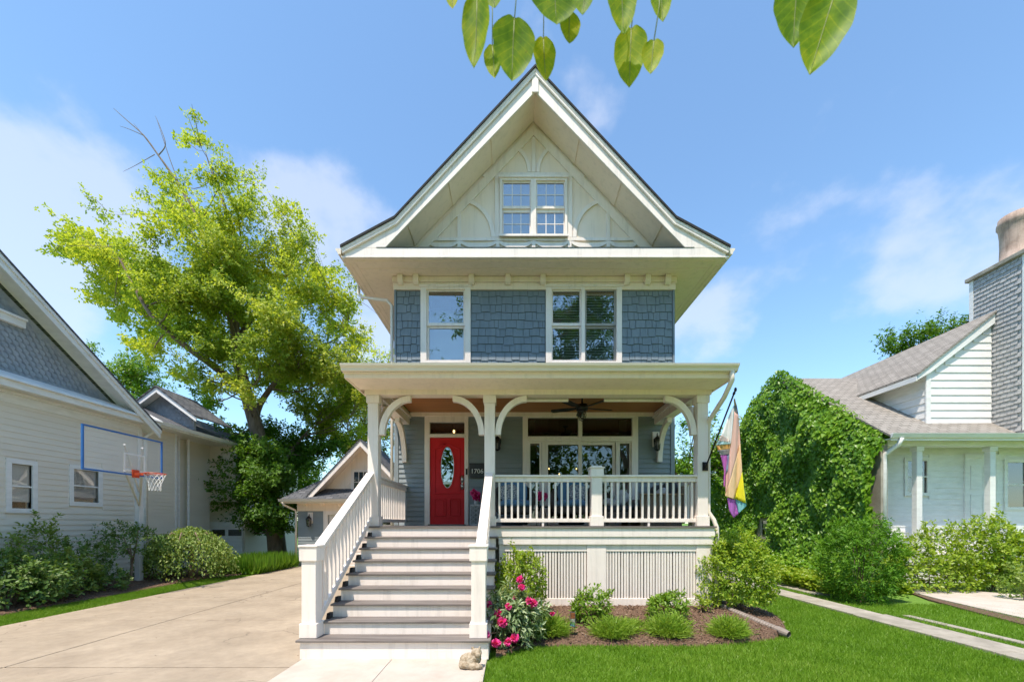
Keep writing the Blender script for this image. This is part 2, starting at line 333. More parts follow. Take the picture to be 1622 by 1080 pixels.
m = MB(); m.box(-60, 60, -.9, 1.0, -.08, .016); struct(build(m, 'sidewalk', CONCW))
m = MB(); m.quad((-80, -16, -.012), (80, -16, -.012), (80, -6.5, -.012), (-80, -6.5, -.012)); struct(build(m, 'street', pm('asphalt', (.05, .05, .05), (.075, .073, .07), 8, .9, .3, 90)))
def bedmesh(name, poly, hfun, n=90, chips=0, smat=MULCH):
    px = [p[0] for p in poly]; py = [p[1] for p in poly]
    gx = np.linspace(min(px), max(px), n); gy = np.linspace(min(py), max(py), int(n * .6))
    XX, YY = np.meshgrid(gx, gy); ZZ = hfun(XX, YY) + rng.normal(0, .008, XX.shape)
    inside = inpoly(XX.ravel(), YY.ravel(), poly).reshape(XX.shape); ZZ = np.where(inside, ZZ, -.08)
    nx, ny = len(gx), len(gy); idx = np.arange(nx * ny).reshape(ny, nx)
    fs = np.stack([idx[:-1, :-1], idx[:-1, 1:], idx[1:, 1:], idx[1:, :-1]], -1).reshape(-1, 4)
    me = bpy.data.meshes.new(name); me.from_pydata(np.stack([XX, YY, ZZ], -1).reshape(-1, 3).tolist(), [], fs.tolist()); me.materials.append(smat)
    me.polygons.foreach_set('use_smooth', [True] * len(me.polygons))
    o = bpy.data.objects.new(name, me); COL.objects.link(o); struct(o)
    if chips:
        x = rng.uniform(min(px), max(px), chips * 2); y = rng.uniform(min(py), max(py), chips * 2); k = inpoly(x, y, poly); x, y = x[k], y[k]
        p = np.stack([x, y, hfun(x, y) + rng.uniform(.0, .02, len(x))], -1)
        a = rng.normal(size=p.shape); a[:, 2] *= .25; nn = rng.normal(size=p.shape) * .45 + [0, 0, 1]
        leaves('mulch_chips', p, a, nn, rng.uniform(.015, .05, len(x)), .45, CHIP, None, kind='stuff', label='brown bark chips strewn over the planting bed')
    return o
# ------------------------------------------------------------------ leaf scatter
def leaves(name, p, a, n, size, wr, mat, parent=None, kind=None, label=None, shape='leaf', tint=None, cat=None, fold=.12, bend=0.0):
    p = np.asarray(p, float); a = np.asarray(a, float); n = np.asarray(n, float); k = len(p); size = np.broadcast_to(size, (k,))[:, None]
    a = a / (np.linalg.norm(a, axis=1, keepdims=True) + 1e-9); b = np.cross(a, n); b /= (np.linalg.norm(b, axis=1, keepdims=True) + 1e-9); n = np.cross(b, a)
    if shape == 'leaf': tv = [(0, 0, 0), (.5, .42, 1), (0, 1, 0), (-.5, .42, 1)]; tf = [(0, 1, 2), (0, 2, 3)]
    elif shape == 'round': tv = [(0, 0, 0), (.42, .18, .6), (.5, .55, 1), (0, 1, -.6), (-.5, .55, 1), (-.42, .18, .6)]; tf = [(0, 1, 2, 3), (0, 3, 4, 5)]
    elif shape == 'blade': tv = [(.5, 0, 0), (.36, .55, 0), (0, 1, -2), (-.36, .55, 0), (-.5, 0, 0)]; tf = [(0, 1, 3, 4), (1, 2, 3)]
    elif shape == 'ivy': tv = [(0, 0, 0), (.55, .1, 1), (.36, .45, .4), (.0, 1, -1.2), (-.36, .45, .4), (-.55, .1, 1)]; tf = [(0, 1, 2, 3), (0, 3, 4, 5)]
    elif shape == 'grass': tv = [(.5, 0, 0), (-.5, 0, 0), (0, 1, -1)]; tf = [(0, 1, 2)]
    tv = np.array(tv); m = len(tv)
    V = p[:, None, :] + b[:, None, :] * (tv[None, :, 0, None] * size[:, :, None] * wr) + a[:, None, :] * (tv[None, :, 1, None] * size[:, :, None]) + n[:, None, :] * (tv[None, :, 2, None] * size[:, :, None] * fold)
    V = V.reshape(-1, 3); c = np.array([(V[:, 0].min() + V[:, 0].max()) / 2, (V[:, 1].min() + V[:, 1].max()) / 2, V[:, 2].min()])
    me = bpy.data.meshes.new(name); me.vertices.add(len(V)); me.vertices.foreach_set('co', (V - c).ravel())
    lens = np.array([len(f) for f in tf]); flat = np.concatenate([np.array(f) for f in tf]); nl = len(flat)
    me.loops.add(nl * k); me.loops.foreach_set('vertex_index', (flat[None, :] + (np.arange(k) * m)[:, None]).ravel().astype(np.int32))
    me.polygons.add(len(tf) * k); st = np.concatenate([[0], np.cumsum(lens)[:-1]])
    me.polygons.foreach_set('loop_start', (st[None, :] + (np.arange(k) * nl)[:, None]).ravel().astype(np.int32))
    me.update(calc_edges=True)
    tt = rng.uniform(0, 1, k) if tint is None else np.clip(tint, 0, 1)
    at = me.attributes.new('tint', 'FLOAT', 'FACE'); at.data.foreach_set('value', np.repeat(tt, len(tf)).astype(np.float32))
    me.materials.append(mat); o = bpy.data.objects.new(name, me); COL.objects.link(o); o.parent = parent
    o.location = Vector(c) - (wl(parent) if parent else Vector((0, 0, 0)))
    if kind: o['kind'] = kind
    if label: o['label'] = label
    if cat: o['category'] = cat
    return o
CHIP = leafmat('bark_chip', [(.04, .022, .014), (.11, .062, .04), (.20, .125, .082), (.36, .27, .19)], .0, .02)
GRASS = leafmat('grass_blade', [(.10, .21, .012), (.15, .29, .018), (.20, .345, .03), (.27, .39, .06)], .35, .02)

# ------------------------------------------------------------------ the main house
YW = 10.27; CXH = .525
def U(u): return X(u, YW)
def V_(v): return Z(v, YW)
house = T('main_house', 'two storey blue grey house with white front gable and covered porch', 'house', (CXH, 14, 0))
XL, XR, FLZ = U(625), U(1068), 1.74
op_door = (U(674), U(741.5), FLZ, V_(659)); op_win = (U(829), U(1009), FLZ, V_(658.5))
op_ul = (U(668.5), U(744), V_(573.5), V_(456)); op_ur = (U(866), U(983), V_(573.5), V_(456)); op_g = (U(793.5), U(896.5), V_(373), V_(285.5))
wall = MB(); wall.panel(XL, XR, .0, 7.8, [op_door, op_win, op_ul, op_ur], YW + .02, YW + .17)
fw = build(wall, 'front_wall', CLAP, house)
m = MB()
m.box(XL, XL + .15, YW + .172, 21.8, 0, 7.8); m.box(XR - .15, XR, YW + .172, 21.8, 0, 7.8); m.box(XL + .16, XR - .16, 21.6, 21.8, 0, 7.8)
build(m, 'side_wall', CLAP, house)
m = MB(); m.box(XL + .16, XR - .16, YW + .18, 21.5, 5.0, 5.25); m.box(XL + .16, XR - .16, YW + .18, 21.5, 1.5, 1.735); m.box(XL + .16, XR - .16, 15.0, 15.1, 1.74, 4.99); m.box(XL + .16, XR - .16, 13.6, 13.7, 5.26, 7.79)
m.box(-.75, -.65, YW + .18, 14.99, 1.74, 4.99); m.box(XL + .16, XR - .16, YW + .18, 21.5, 7.6, 7.7)
build(m, 'interior', ROOM, house)
# clapboards of the porch wall
z = FLZ; row = .117
while z < V_(659):
    for a, b in ((XL + .11, U(673)), (U(742.2), U(827.6)), (U(1010.2), XR - .10)):
        zt = min(z + row + .012, V_(656))
        c = MB(); c.ext([(YW + .019, z), (YW - .022, z), (YW + .006, zt), (YW + .019, zt)], 'x', a, b); build(c, 'clapboard', CLAP, fw)
    z += row
m = MB(); m.box(XL - .004, XL + .10, YW - .03, YW + .018, FLZ, 4.5); m.box(XR - .094, XR + .004, YW - .03, YW + .018, FLZ, 4.5); build(m, 'corner_board', CLAP, fw, bev=.004)
# staggered shingles of the upper wall over a black sheet that paints gap shade
GAPSHADE = pm('black_gap_shade', (.02, .02, .022))
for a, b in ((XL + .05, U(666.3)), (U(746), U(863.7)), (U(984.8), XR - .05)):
    build(MB().box(a, b, YW + .0182, YW + .0196, 5.25, V_(461)), 'gap_shade', GAPSHADE, fw)
for a, b in ((XL + .05, U(666.3)), (U(746), U(863.7)), (U(984.8), XR - .05)):
    ztop = V_(461); z = V_(461) - .12; r_ = 0
    while z > 5.3:
        x = a
        while x < b - .01:
            wd = random.choice([.10, .13, .15, .17, .19, .22, .25]); x2 = min(b, x + wd)
            if b - x2 < .06: x2 = b
            st = (random.choice([0, 0, .022, .034]))
            zt = min(z + .205, ztop)
            c = MB(); c.ext([(YW + .018, z - st), (YW - .018, z - st), (YW + .002, zt), (YW + .018, zt)], 'x', x + .0045, x2 - .0045); build(c, 'shingle', BLUE, fw)
            x = x2
        z -= .196; r_ += 1
m = MB(); m.box(XL - .004, XL + .046, YW - .03, YW + .017, 5.0, V_(460)); m.box(XR - .046, XR + .004, YW - .03, YW + .017, 5.0, V_(460)); build(m, 'corner_board', BLUE, fw, bev=.004)
# frieze and small brackets
m = MB(); m.box(XL - .02, XR + .02, YW - .045, YW + .016, V_(460), 7.66); m.box(XL - .04, XR + .04, YW - .075, YW + .015, 7.665, 7.795); build(m, 'frieze_board', CREAM, house, bev=.006)
b0 = None
for uc in (636, 660.5, 747.5, 804.5, 859.5, 991, 1023.5, 1055):
    if b0 is None:
        c = MB(); c.ext([(YW - .046, 7.58), (YW - .10, 7.585), (YW - .15, 7.63), (YW - .175, 7.70), (YW - .18, 7.795), (YW - .046, 7.795)], 'x', U(uc) - .065, U(uc) + .065); b0 = build(c, 'bracket', CREAM, house, bev=.006); bx = uc
    else: cp(b0, house, b0.location + Vector((U(uc) - U(bx), 0, 0)))
# roof
YF = 9.49; HWD = 4.385
def rl(z_off=0): return [(-HWD, 8.04 + z_off), (-3.17, 8.69 + z_off), (0, 12.09 + z_off), (3.17, 8.69 + z_off), (HWD, 8.04 + z_off)]
def sh(p): return [(x + CXH, z_) for x, z_ in p]
m = MB(); m.strip(sh(rl(0)), sh(rl(-.055)), 'y', YF - .09, 22.4); roof = build(m, 'roof', DARKROOF, house)
m = MB(); m.strip(sh(rl(-.058)), sh(rl(-.12)), 'y', YF - .06, 22.35); build(m, 'roof_deck', WHITE, house)
# crown moulding and rake boards
for s in (-1, 1):
    o_ = [(0, 12.03), (s * 3.17, 8.63), (s * HWD, 7.985)]; i1 = [(0, 11.90), (s * 3.13, 8.53), (s * HWD * .992, 7.87)]
    m = MB(); m.strip(sh(o_), sh(i1), 'y', YF - .05, YF - .002); build(m, 'crown_moulding', WHITE, house, bev=.012)
    m = MB(); m.ext(sh([(0, 11.905), (0, 11.56), (s * 3.40, 8.025), (s * 4.3, 8.025), (s * HWD * .985, 7.93), (s * 3.13, 8.545)]), 'y', YF, YF + .045); build(m, 'rake_board', WHITE, house, bev=.006)
    # soffit of the gable overhang with cross battens
    a0, a1 = (0, 11.62), (s * 3.58, 7.90)
    m = MB(); m.strip(sh([a0, a1]), sh([(0, 11.68), (s * 3.64, 7.95)]), 'y', YF + .047, YW + .0); build(m, 'gable_soffit', CREAM, house)
    for t in (.27, .54, .80):
        px, pz = a1[0] * t, a0[1] + (a1[1] - a0[1]) * t; dx, dz = s * .045, -.0468
        m = MB(); m.ext(sh([(px - dx, pz - dz), (px + dx, pz + dz), (px + dx - s * .012, pz + dz - .012), (px - dx - s * .012, pz - dz - .012)]), 'y', YF + .05, YW - .002); build(m, 'soffit_batten', CREAM, house)
m = MB(); m.ext(sh([(-.075, 11.52), (.075, 11.52), (.075, 11.95), (0, 12.02), (-.075, 11.95)]), 'y', YF - .03, YF - .001); build(m, 'apex_block', WHITE, house, bev=.006)
m = MB(); m.box(CXH - HWD * .985, CXH + HWD * .985, YF, YF + .045, 7.80, 8.022); m.box(CXH - HWD, CXH + HWD, YF - .012, YF - .002, 7.80, 7.83); build(m, 'front_fascia', WHITE, house, bev=.008)
m = MB(); m.quad((CXH - 3.6, YF - .01, 8.035), (CXH + 3.6, YF - .01, 8.035), (CXH + 3.3, YW - .03, 8.40), (CXH - 3.3, YW - .03, 8.40)); m.quad((CXH - 3.6, YF - .01, 8.026), (CXH + 3.6, YF - .01, 8.026), (CXH + 3.6, YF - .01, 8.035), (CXH - 3.6, YF - .01, 8.035)); build(m, 'pent_roof', DARKROOF, house)
# flat soffit
m = MB(); m.box(CXH - HWD + .03, CXH + HWD - .03, YF + .047, 22.3, 7.803, 7.86); build(m, 'eave_soffit', CREAM, house)
for s in (-1, 1):
    m = MB(); m.box(*sorted((CXH + s * (HWD - .03), CXH + s * HWD)), YF + .05, 22.3, 7.79, 8.0); build(m, 'eave_fascia', WHITE, house)
    x0, x1 = sorted((CXH + s * HWD + s * .003, CXH + s * (HWD + .12)))
    g_ = [(CXH + s * (HWD + .004), 7.87), (CXH + s * (HWD + .075), 7.87), (CXH + s * (HWD + .085), 7.91), (CXH + s * (HWD + .125), 7.96), (CXH + s * (HWD + .13), 8.0), (CXH + s * (HWD + .004), 8.0)]
    m = MB(); m.ext(g_, 'y', YF - .02, 22.3); build(m, 'gutter', GUT, house)
    for off in (.10, .22):
        m = MB(); m.box(*sorted((CXH + s * (HWD - off), CXH + s * (HWD - off - .03))), YF + .25, 22, 7.794, 7.8025); build(m, 'soffit_trim', CREAM, house)
m = MB(); m.box(CXH - HWD + .25, CXH + HWD - .25, YF + .12, YF + .15, 7.794, 7.8025); m.box(CXH - HWD + .25, CXH + HWD - .25, YF + .40, YF + .43, 7.794, 7.8025); build(m, 'soffit_trim', CREAM, house)
m = MB(); m.tube([(-3.93, 10.75, 7.88), (-3.93, 10.75, 7.66), (-3.82, 10.7, 7.55), (-3.1, 10.42, 7.32), (-2.96, 10.34, 7.15), (-2.96, 10.34, .25)], .042, 8); build(m, 'downspout', GUT, house, smooth=True)
m = MB(); m.box(-3.36, -3.14, 11.0, 11.3, 8.5, 9.1); m.box(-3.40, -3.1, 10.96, 11.34, 9.10, 9.2); build(m, 'roof_vent', WHITE, house, bev=.01)
# gable wall with its timber ornament
m = MB(); gt = lambda z_: (11.66 - z_) / 1.04
zg0, zg1 = op_g[2], op_g[3]
m.ext([(CXH - gt(7.87) , 7.87), (CXH + gt(7.87), 7.87), (CXH + gt(zg0), zg0), (CXH - gt(zg0), zg0)], 'y', YW + .02, YW + .12)
m.ext([(CXH - gt(zg0), zg0), (op_g[0], zg0), (op_g[0], zg1), (CXH - gt(zg1), zg1)], 'y', YW + .02, YW + .12)
m.ext([(op_g[1], zg0), (CXH + gt(zg0), zg0), (CXH + gt(zg1), zg1), (op_g[1], zg1)], 'y', YW + .02, YW + .12)
m2 = MB(); m2.ext([(CXH - gt(zg1), zg1), (CXH + gt(zg1), zg1), (CXH, 11.66)], 'y', YW + .02, YW + .12)
gw = build(m, 'gable_wall', CREAM, house); build(m2, 'gable_top', CREAM, house)
def Q(x, y): return (U(660 + x / 4.268), V_(190 + y / 4.268))
def orn(name, polys, y0=YW - .018):
    c = MB()
    for p in polys: c.ext([Q(*q) for q in p], 'y', y0, YW + .018)
    return build(c, name, WHITE, gw, bev=.004)
orn('rake_trim', [[(0, 870), (70, 870), (790, 108), (790, 38)]]); orn('rake_trim', [[(1590, 870), (1512, 870), (791, 108), (791, 38)]])
orn('post_trim', [[(778, 120), (803, 120), (803, 356), (778, 356)]], YW - .014)
orn('band_trim', [[(470, 358), (1112, 358), (1140, 386), (440, 386)]], YW - .015)
for a, b in ((528, 562), (1018, 1052)): orn('post_trim', [[(a, 387), (b, 387), (b, 796), (a, 796)]], YW - .014)
orn('band_trim', [[(110, 797), (1475, 797), (1495, 818), (90, 818)]], YW - .016)
for a in (275, 1283): orn('post_trim', [[(a, 600), (a + 25, 600), (a + 25, 796), (a, 796)]], YW - .013)
for a in (275, 535, 778, 1022, 1283): orn('post_trim', [[(a, 819), (a + 25, 819), (a + 25, 872), (a, 872)]], YW - .014)
def arc(cx, cy, rx, ry, wd, t0, t1, n=14):
    A = [Q(cx + rx * math.cos(R(t0 + (t1 - t0) * i / n)), cy - ry * math.sin(R(t0 + (t1 - t0) * i / n))) for i in range(n + 1)]
    B = [Q(cx + (rx + wd) * math.cos(R(t0 + (t1 - t0) * i / n)), cy - (ry + abs(wd)) * math.sin(R(t0 + (t1 - t0) * i / n))) for i in range(n + 1)]
    c = MB(); c.strip(A, B, 'y', YW - .017, YW + .018); build(c, 'arc_trim', WHITE, gw, bev=.004)
arc(298, 796, 205, 240, 26, 0, 78); arc(1285, 796, -205, 240, -26, 0, 78)
arc(620, 356, 128, 170, 22, 0, 62); arc(960, 356, -128, 170, -22, 0, 62)
for a, b in ((80, 275), (300, 535), (560, 778), (803, 1022), (1048, 1283), (1308, 1500)):
    n = 10; A = []; B = []
    for i in range(n + 1):
        t = i / n; x_ = a + (b - a) * t; dip = 34 * math.sin(math.pi * t) ** .8; A.append(Q(x_, 819 + dip * .55)); B.append(Q(x_, 838 + dip))
    c = MB(); c.strip(A, B, 'y', YW - .012, YW + .018); build(c, 'swag_trim', WHITE, gw)

# windows
def sash(par, x0, x1, z0, z1, hole, y, th, mat, glass=GLASS, grid=None, name='sash'):
    c = MB(); c.panel(x0, x1, z0, z1, [hole], y, y + th); build(c, name, mat, par, bev=.003)
    c = MB(); a, b, d, e = hole; c.box(a - .004, b + .004, y + th * .5, y + th * .5 + .006, d - .004, e + .004); build(c, 'pane', glass, par)
    if grid:
        for i in range(1, grid[0]):
            xx = a + (b - a) * i / grid[0]; c = MB(); c.box(xx - .009, xx + .009, y + th * .3, y + th * .5 - .001, d, e); build(c, 'muntin', mat, par)
        for i in range(1, grid[1]):
            zz = d + (e - d) * i / grid[1]; c = MB(); c.box(a, b, y + th * .32, y + th * .5 - .002, zz - .009, zz + .009); build(c, 'muntin', mat, par)
def ur(u0, u1, v1, v0): return (U(u0), U(u1), V_(v0), V_(v1))
def casing(outer, holes, y0=YW - .05):
    c = MB(); c.panel(*outer, holes, y0, YW + .10); return build(c, 'window', WHITE, house, bev=.005)
# upper left
wn = casing(ur(666.7, 745.6, 454.4, 575.5), [ur(676, 736.8, 459, 572)])
c = MB(); c.box(U(664.5), U(748), YW - .075, YW - .051, V_(456), V_(453)); build(c, 'head_trim', WHITE, wn)
sash(wn, *ur(676.1, 736.7, 459.1, 516), ur(679, 734, 462, 511.5), YW - .005, .035, WHITE)
sash(wn, *ur(676.1, 736.7, 514, 571.9), ur(679.5, 734, 519.3, 569), YW + .032, .035, WHITE)
c = MB(); c.box(U(677), U(736), YW + .16, YW + .165, V_(487), V_(459)); build(c, 'roller_shade', SHADE, wn)
c = MB(); c.box(U(677), U(736), YW + .30, YW + .31, V_(572), V_(460)); build(c, 'sheer_curtain', BLIND, wn)
# upper right, twin; its right half behind an insect screen
wn = casing(ur(864.4, 984.4, 454.4, 575.5), [ur(873.6, 920.5, 459, 572), ur(926, 976, 456.5, 573)])
c = MB(); c.box(U(862), U(987), YW - .075, YW - .051, V_(456), V_(453)); build(c, 'head_trim', WHITE, wn)
sash(wn, *ur(873.7, 920.4, 459.1, 516), ur(875.8, 918, 461.8, 511.5), YW - .005, .035, WHITE)
sash(wn, *ur(873.7, 920.4, 514, 571.9), ur(875.8, 918, 519.3, 569), YW + .032, .035, WHITE)
sash(wn, *ur(926.1, 975.9, 456.6, 516), ur(929, 972.7, 461.5, 512), YW - .005, .035, SCREEN)
sash(wn, *ur(926.1, 975.9, 514, 572.9), ur(929, 972.7, 519.3, 569), YW + .032, .035, SCREEN)
for a, b in ((875, 919), (928, 974)):
    q = MB(); zz = V_(572); q.add([(U(a), YW + .08, zz), (U(b), YW + .08, zz), (U(b), YW + .11, zz + .05), (U(a), YW + .11, zz + .05), (U(a), YW + .08, zz + .003), (U(b), YW + .08, zz + .003), (U(b), YW + .11, zz + .053), (U(a), YW + .11, zz + .053)],
                              [(0, 3, 2, 1), (4, 5, 6, 7), (0, 1, 5, 4), (1, 2, 6, 5), (2, 3, 7, 6), (3, 0, 4, 7)])
    s0 = build(q, 'blind_slat', BLIND, wn); rep(s0, [(0, 0, .066 * i) for i in range(1, 26)])
# gable window
wn = casing(ur(792, 898, 284, 374.5), [ur(795.5, 840.5, 288.5, 373), ur(849, 894.5, 288.5, 373)], YW - .06)
c = MB(); c.box(U(790), U(900), YW - .09, YW - .061, V_(285), V_(281.5)); build(c, 'head_trim', WHITE, wn); c = MB(); c.box(U(790), U(900), YW - .09, YW - .061, V_(377.5), V_(374.2)); build(c, 'sill', WHITE, wn)
for a, b in ((795.6, 840.4), (849.1, 894.4)):
    sash(wn, *ur(a, b, 288.6, 331), ur(a + 2, b - 1.5, 291, 327), YW - .015, .035, WHITE, grid=(3, 2))
    sash(wn, *ur(a, b, 329.5, 372.9), ur(a + 2, b - 1.5, 336, 371), YW + .022, .035, WHITE, grid=(3, 2))
c = MB(); c.box(U(794), U(896), YW + .14, YW + .15, V_(373), V_(288)); build(c, 'attic_curtain', BLIND, wn)
# patio door group under the porch
wn = casing(ur(827.8, 1010, 657, 831.8), [ur(836, 915.7, 662, 691.2), ur(921.8, 1001, 662, 691.2), ur(838, 1000, 699, 829)], YW - .045)
c = MB(); c.box(U(834), U(1003), YW - .075, YW - .046, V_(696), V_(692.5)); build(c, 'transom_rail', WHITE, wn, bev=.004)
for a, b in ((836.5, 915), (922.5, 1000.5)):
    c = MB(); c.box(U(a), U(b), YW + .02, YW + .026, V_(691), V_(662.2)); build(c, 'pane', GLASSD, wn)
for a, b, p0, p1, yy in ((838.1, 858, 840, 854.5, 0), (858.6, 919.4, 868, 916, .0), (919.8, 975.5, 922.6, 970.7, .045), (976, 999.9, 982, 997, 0)):
    sash(wn, *ur(a, b, 699.1, 829), ur(p0, p1, 702 if b - a < 30 else 704, 824), YW + .0 + yy, .04, WHITE, GLASSD)
cur = MB()
for a, b in ((839, 848), (984, 996)):
    n = 10; A = []; B = []
    for i in range(n * 2 + 1):
        xx = U(a) + (U(b) - U(a)) * i / (2 * n); y_ = YW + .22 + (.025 if i % 2 else -.01); A.append((xx, y_)); B.append((xx, y_ + .012))
    for i in range(2 * n): cur.ext([A[i], A[i + 1], B[i + 1], B[i]], 'z', 1.76, V_(662))
build(cur, 'curtain', CURT, wn)
# front door
c = MB(); c.panel(*ur(673, 742, 658, 831.8), [ur(681, 736, 669, 687.2), ur(681, 736, 692.8, 831.9)], YW - .045, YW + .12); door = build(c, 'front_door', WHITE, house, bev=.005)
c = MB(); c.box(U(679), U(738), YW - .07, YW - .046, V_(692), V_(688.5)); build(c, 'transom_rail', WHITE, door, bev=.004)
c = MB(); c.box(U(681) + .002, U(736) - .002, YW + .03, YW + .036, V_(687), V_(669.2)); build(c, 'transom_pane', GLASSD, door)
dx0, dx1, dz0, dz1 = U(681.3), U(735.7), FLZ + .012, V_(693.4); dcx = (U(693.6) + U(724)) / 2; ocz = V_(740); orx, orz = .175, .52
# leaf with an oval opening
n = 40; ring = [(dcx + orx * math.cos(2 * math.pi * i / n), ocz + orz * math.sin(2 * math.pi * i / n)) for i in range(n)]
def rim(t):
    ca, sa = math.cos(t), math.sin(t); k = min(((dx1 if ca > 0 else dx0) - dcx) / ca if abs(ca) > 1e-6 else 9, ((dz1 if sa > 0 else dz0) - ocz) / sa if abs(sa) > 1e-6 else 9)
    return (dcx + ca * k, ocz + sa * k)
angs = sorted([2 * math.pi * i / n for i in range(n)] + [math.atan2(z_ - ocz, x_ - dcx) % (2 * math.pi) for x_ in (dx0, dx1) for z_ in (dz0, dz1)])
inn = [(dcx + orx * math.cos(t), ocz + orz * math.sin(t)) for t in angs]; out = [rim(t) for t in angs]
c = MB(); c.strip(out + out[:1], inn + inn[:1], 'y', YW - .005, YW + .04); build(c, 'door_leaf', RED, door)
def ovring(r0, r1, y0, y1, name, mt):
    A = [(dcx + (orx + r0) * math.cos(2 * math.pi * i / n), ocz + (orz + r0) * math.sin(2 * math.pi * i / n)) for i in range(n + 1)]
    B = [(dcx + (orx + r1) * math.cos(2 * math.pi * i / n), ocz + (orz + r1) * math.sin(2 * math.pi * i / n)) for i in range(n + 1)]
    c = MB(); c.strip(A, B, 'y', y0, y1); build(c, name, mt, door, bev=.004)
ovring(-.012, .03, YW - .022, YW - .006, 'oval_moulding', RED); ovring(-.03, -.013, YW - .004, YW + .012, 'oval_trim', STEEL)
c = MB(); c.ext(ring, 'y', YW + .006, YW + .012); build(c, 'oval_pane', GLASS, door)
def mould(pts, wd=.03):
    cx_ = sum(p[0] for p in pts) / len(pts); cz_ = sum(p[1] for p in pts) / len(pts)
    B = [(p[0] + (wd if p[0] < cx_ else -wd), p[1] + (wd if p[1] < cz_ else -wd)) for p in pts]
    c = MB(); c.strip(pts + pts[:1], B + B[:1], 'y', YW - .026, YW - .006); build(c, 'panel_moulding', RED, door, bev=.008)
x0, x1 = dx0 + .10, dx1 - .10; zt, zb = V_(705), V_(782)
mould([(x0, zb), (x1, zb), (x1, zt - .07)] + [(x0 + (x1 - x0) * (1 - t), zt - .07 + .11 * math.sin(math.pi * min(max((1 - t - .08) / .84, 0), 1)) ** 1.0) for t in [i / 16 for i in range(1, 16)]] + [(x0, zt - .07)])
for a, b in ((x0, dcx - .03), (dcx + .05, x1)):
    mould([(a, V_(817)), (b, V_(817)), (b, V_(789.5)), (a, V_(789.5))], .025)
    c = MB(); c.box(a + .055, b - .055, YW - .014, YW - .006, V_(817) + .05, V_(789.5) - .05); build(c, 'raised_panel', RED, door, bev=.007)
c = MB(); c.tube([(U(732.3), YW - .03, V_(754)), (U(732.3), YW - .03, V_(764))], .035, 12); c.tube([(U(732.3), YW - .05, V_(767)), (U(732.3), YW - .05, V_(773))], .035, 12); c.box(U(731), U(733.6), YW - .03, YW - .006, V_(775), V_(753)); build(c, 'door_lock', STEEL, door, smooth=True)
c = MB(); c.box(dcx - .105, dcx + .105, YW - .022, YW - .01, V_(766.5), V_(763)); build(c, 'letter_plate', STEEL, door)
c = MB(); c.box(U(738.2), U(740.8), YW - .07, YW - .046, V_(752), V_(742.5)); build(c, 'doorbell', BLACK, house, bev=.004)
c = MB(); c.box(U(679), U(738), YW - .09, YW - .046, FLZ + .002, FLZ + .03); build(c, 'threshold', TREAD, door)

# ------------------------------------------------------------------ porch
YD = 7.75; PXL, PXR = -2.72, 3.79
por = build(MB().box(PXL, PXR, YD, YW + .0, FLZ - .03, FLZ), 'porch_floor', TREAD, house)
m = MB(); m.box(PXL + .02, PXR - .02, YD + .025, YD + .06, 1.545, FLZ - .032); build(m, 'porch_fascia', WHITE, house, bev=.004)
m = MB(); m.box(-.25, PXR - .035, YD + .045, YD + .095, 1.40, 1.543); build(m, 'porch_skirt_band', WHITE, house, bev=.004)
for x0, x1 in ((-.24, -.14), (1.40, 1.76), (X(1102, 7.86), PXR - .045)):
    m = MB(); m.box(x0, x1, YD + .075, YD + .2, .0, 1.398); build(m, 'skirt_post', WHITE, house, bev=.006)
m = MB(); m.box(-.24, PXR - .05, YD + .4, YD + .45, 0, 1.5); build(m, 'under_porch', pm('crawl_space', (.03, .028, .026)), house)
m = MB(); m.box(PXR - .06, PXR - .02, YD + .26, YW, 0, 1.543); build(m, 'porch_side_skirt', WHITE, house)
for x0, x1 in ((-.135, 1.397), (1.763, X(1102, 7.86) - .003)):
    sk = build(MB().box(x0, x1, YD + .085, YD + .13, 1.27, 1.396), 'slat_panel', WHITE, house, bev=.004)
    m = MB(); m.box(x0, x1, YD + .085, YD + .13, .12, .39); build(m, 'bottom_rail', WHITE, sk, bev=.004)
    n = int((x1 - x0) / .0535); st = (x1 - x0) / n
    m = MB(); m.box(x0 + st * .16, x0 + st * .84, YD + .10, YD + .122, .389, 1.271); s0 = build(m, 'slat', WHITE, sk)
    for i in range(1, n): cp(s0, sk, s0.location + Vector((st * i + random.uniform(-.003, .003), random.uniform(-.003, .003), 0)))
# columns
def column(x, y, name='porch_column', ztop=4.20):
    c = MB(); h = .098; c.box(x - h, x + h, y - h, y + h, FLZ + .19, ztop - .145); o = build(c, name, WHITE, house, bev=.006)
    c = MB(); c.box(x - h - .02, x + h + .02, y - h - .02, y + h + .02, FLZ + .001, FLZ + .19); build(c, 'column_base', WHITE, o, bev=.006)
    c = MB(); c.box(x - h - .022, x + h + .022, y - h - .022, y + h + .022, ztop - .145, ztop - .002); build(c, 'column_capital', WHITE, o, bev=.006)
COLX = (-2.612, -.42, 3.585); YC = 7.965
for x in COLX: column(x, YC)
# brackets under the beam
def bracket(x, y, dx, dy, rx, rz, ztop=4.199, wd=.11, th=.055):
    n = 12; A = []; B = []
    for i in range(n + 1):
        t = math.pi / 2 * i / n; A.append((rx * (1 - math.cos(t)), -rz * (1 - math.sin(t)))); B.append((wd + (rx - wd) * (1 - math.cos(t)) * 1.0, -rz + (rz - wd) * math.sin(t)))
    c = MB()
    if dx: c.strip([(x + dx * a, ztop + b) for a, b in A], [(x + dx * a, ztop + b) for a, b in B], 'y', y - th, y + th)
    else: c.strip([(y + dy * a, ztop + b) for a, b in A], [(y + dy * a, ztop + b) for a, b in B], 'x', x - th, x + th)
    build(c, 'arched_bracket', WHITE, house, bev=.004)
bracket(-2.512, YC - .02, 1, 0, .60, .74); bracket(-.52, YC - .02, -1, 0, .60, .74); bracket(-.32, YC - .02, 1, 0, .60, .74); bracket(3.485, YC - .02, -1, 0, .60, .74)
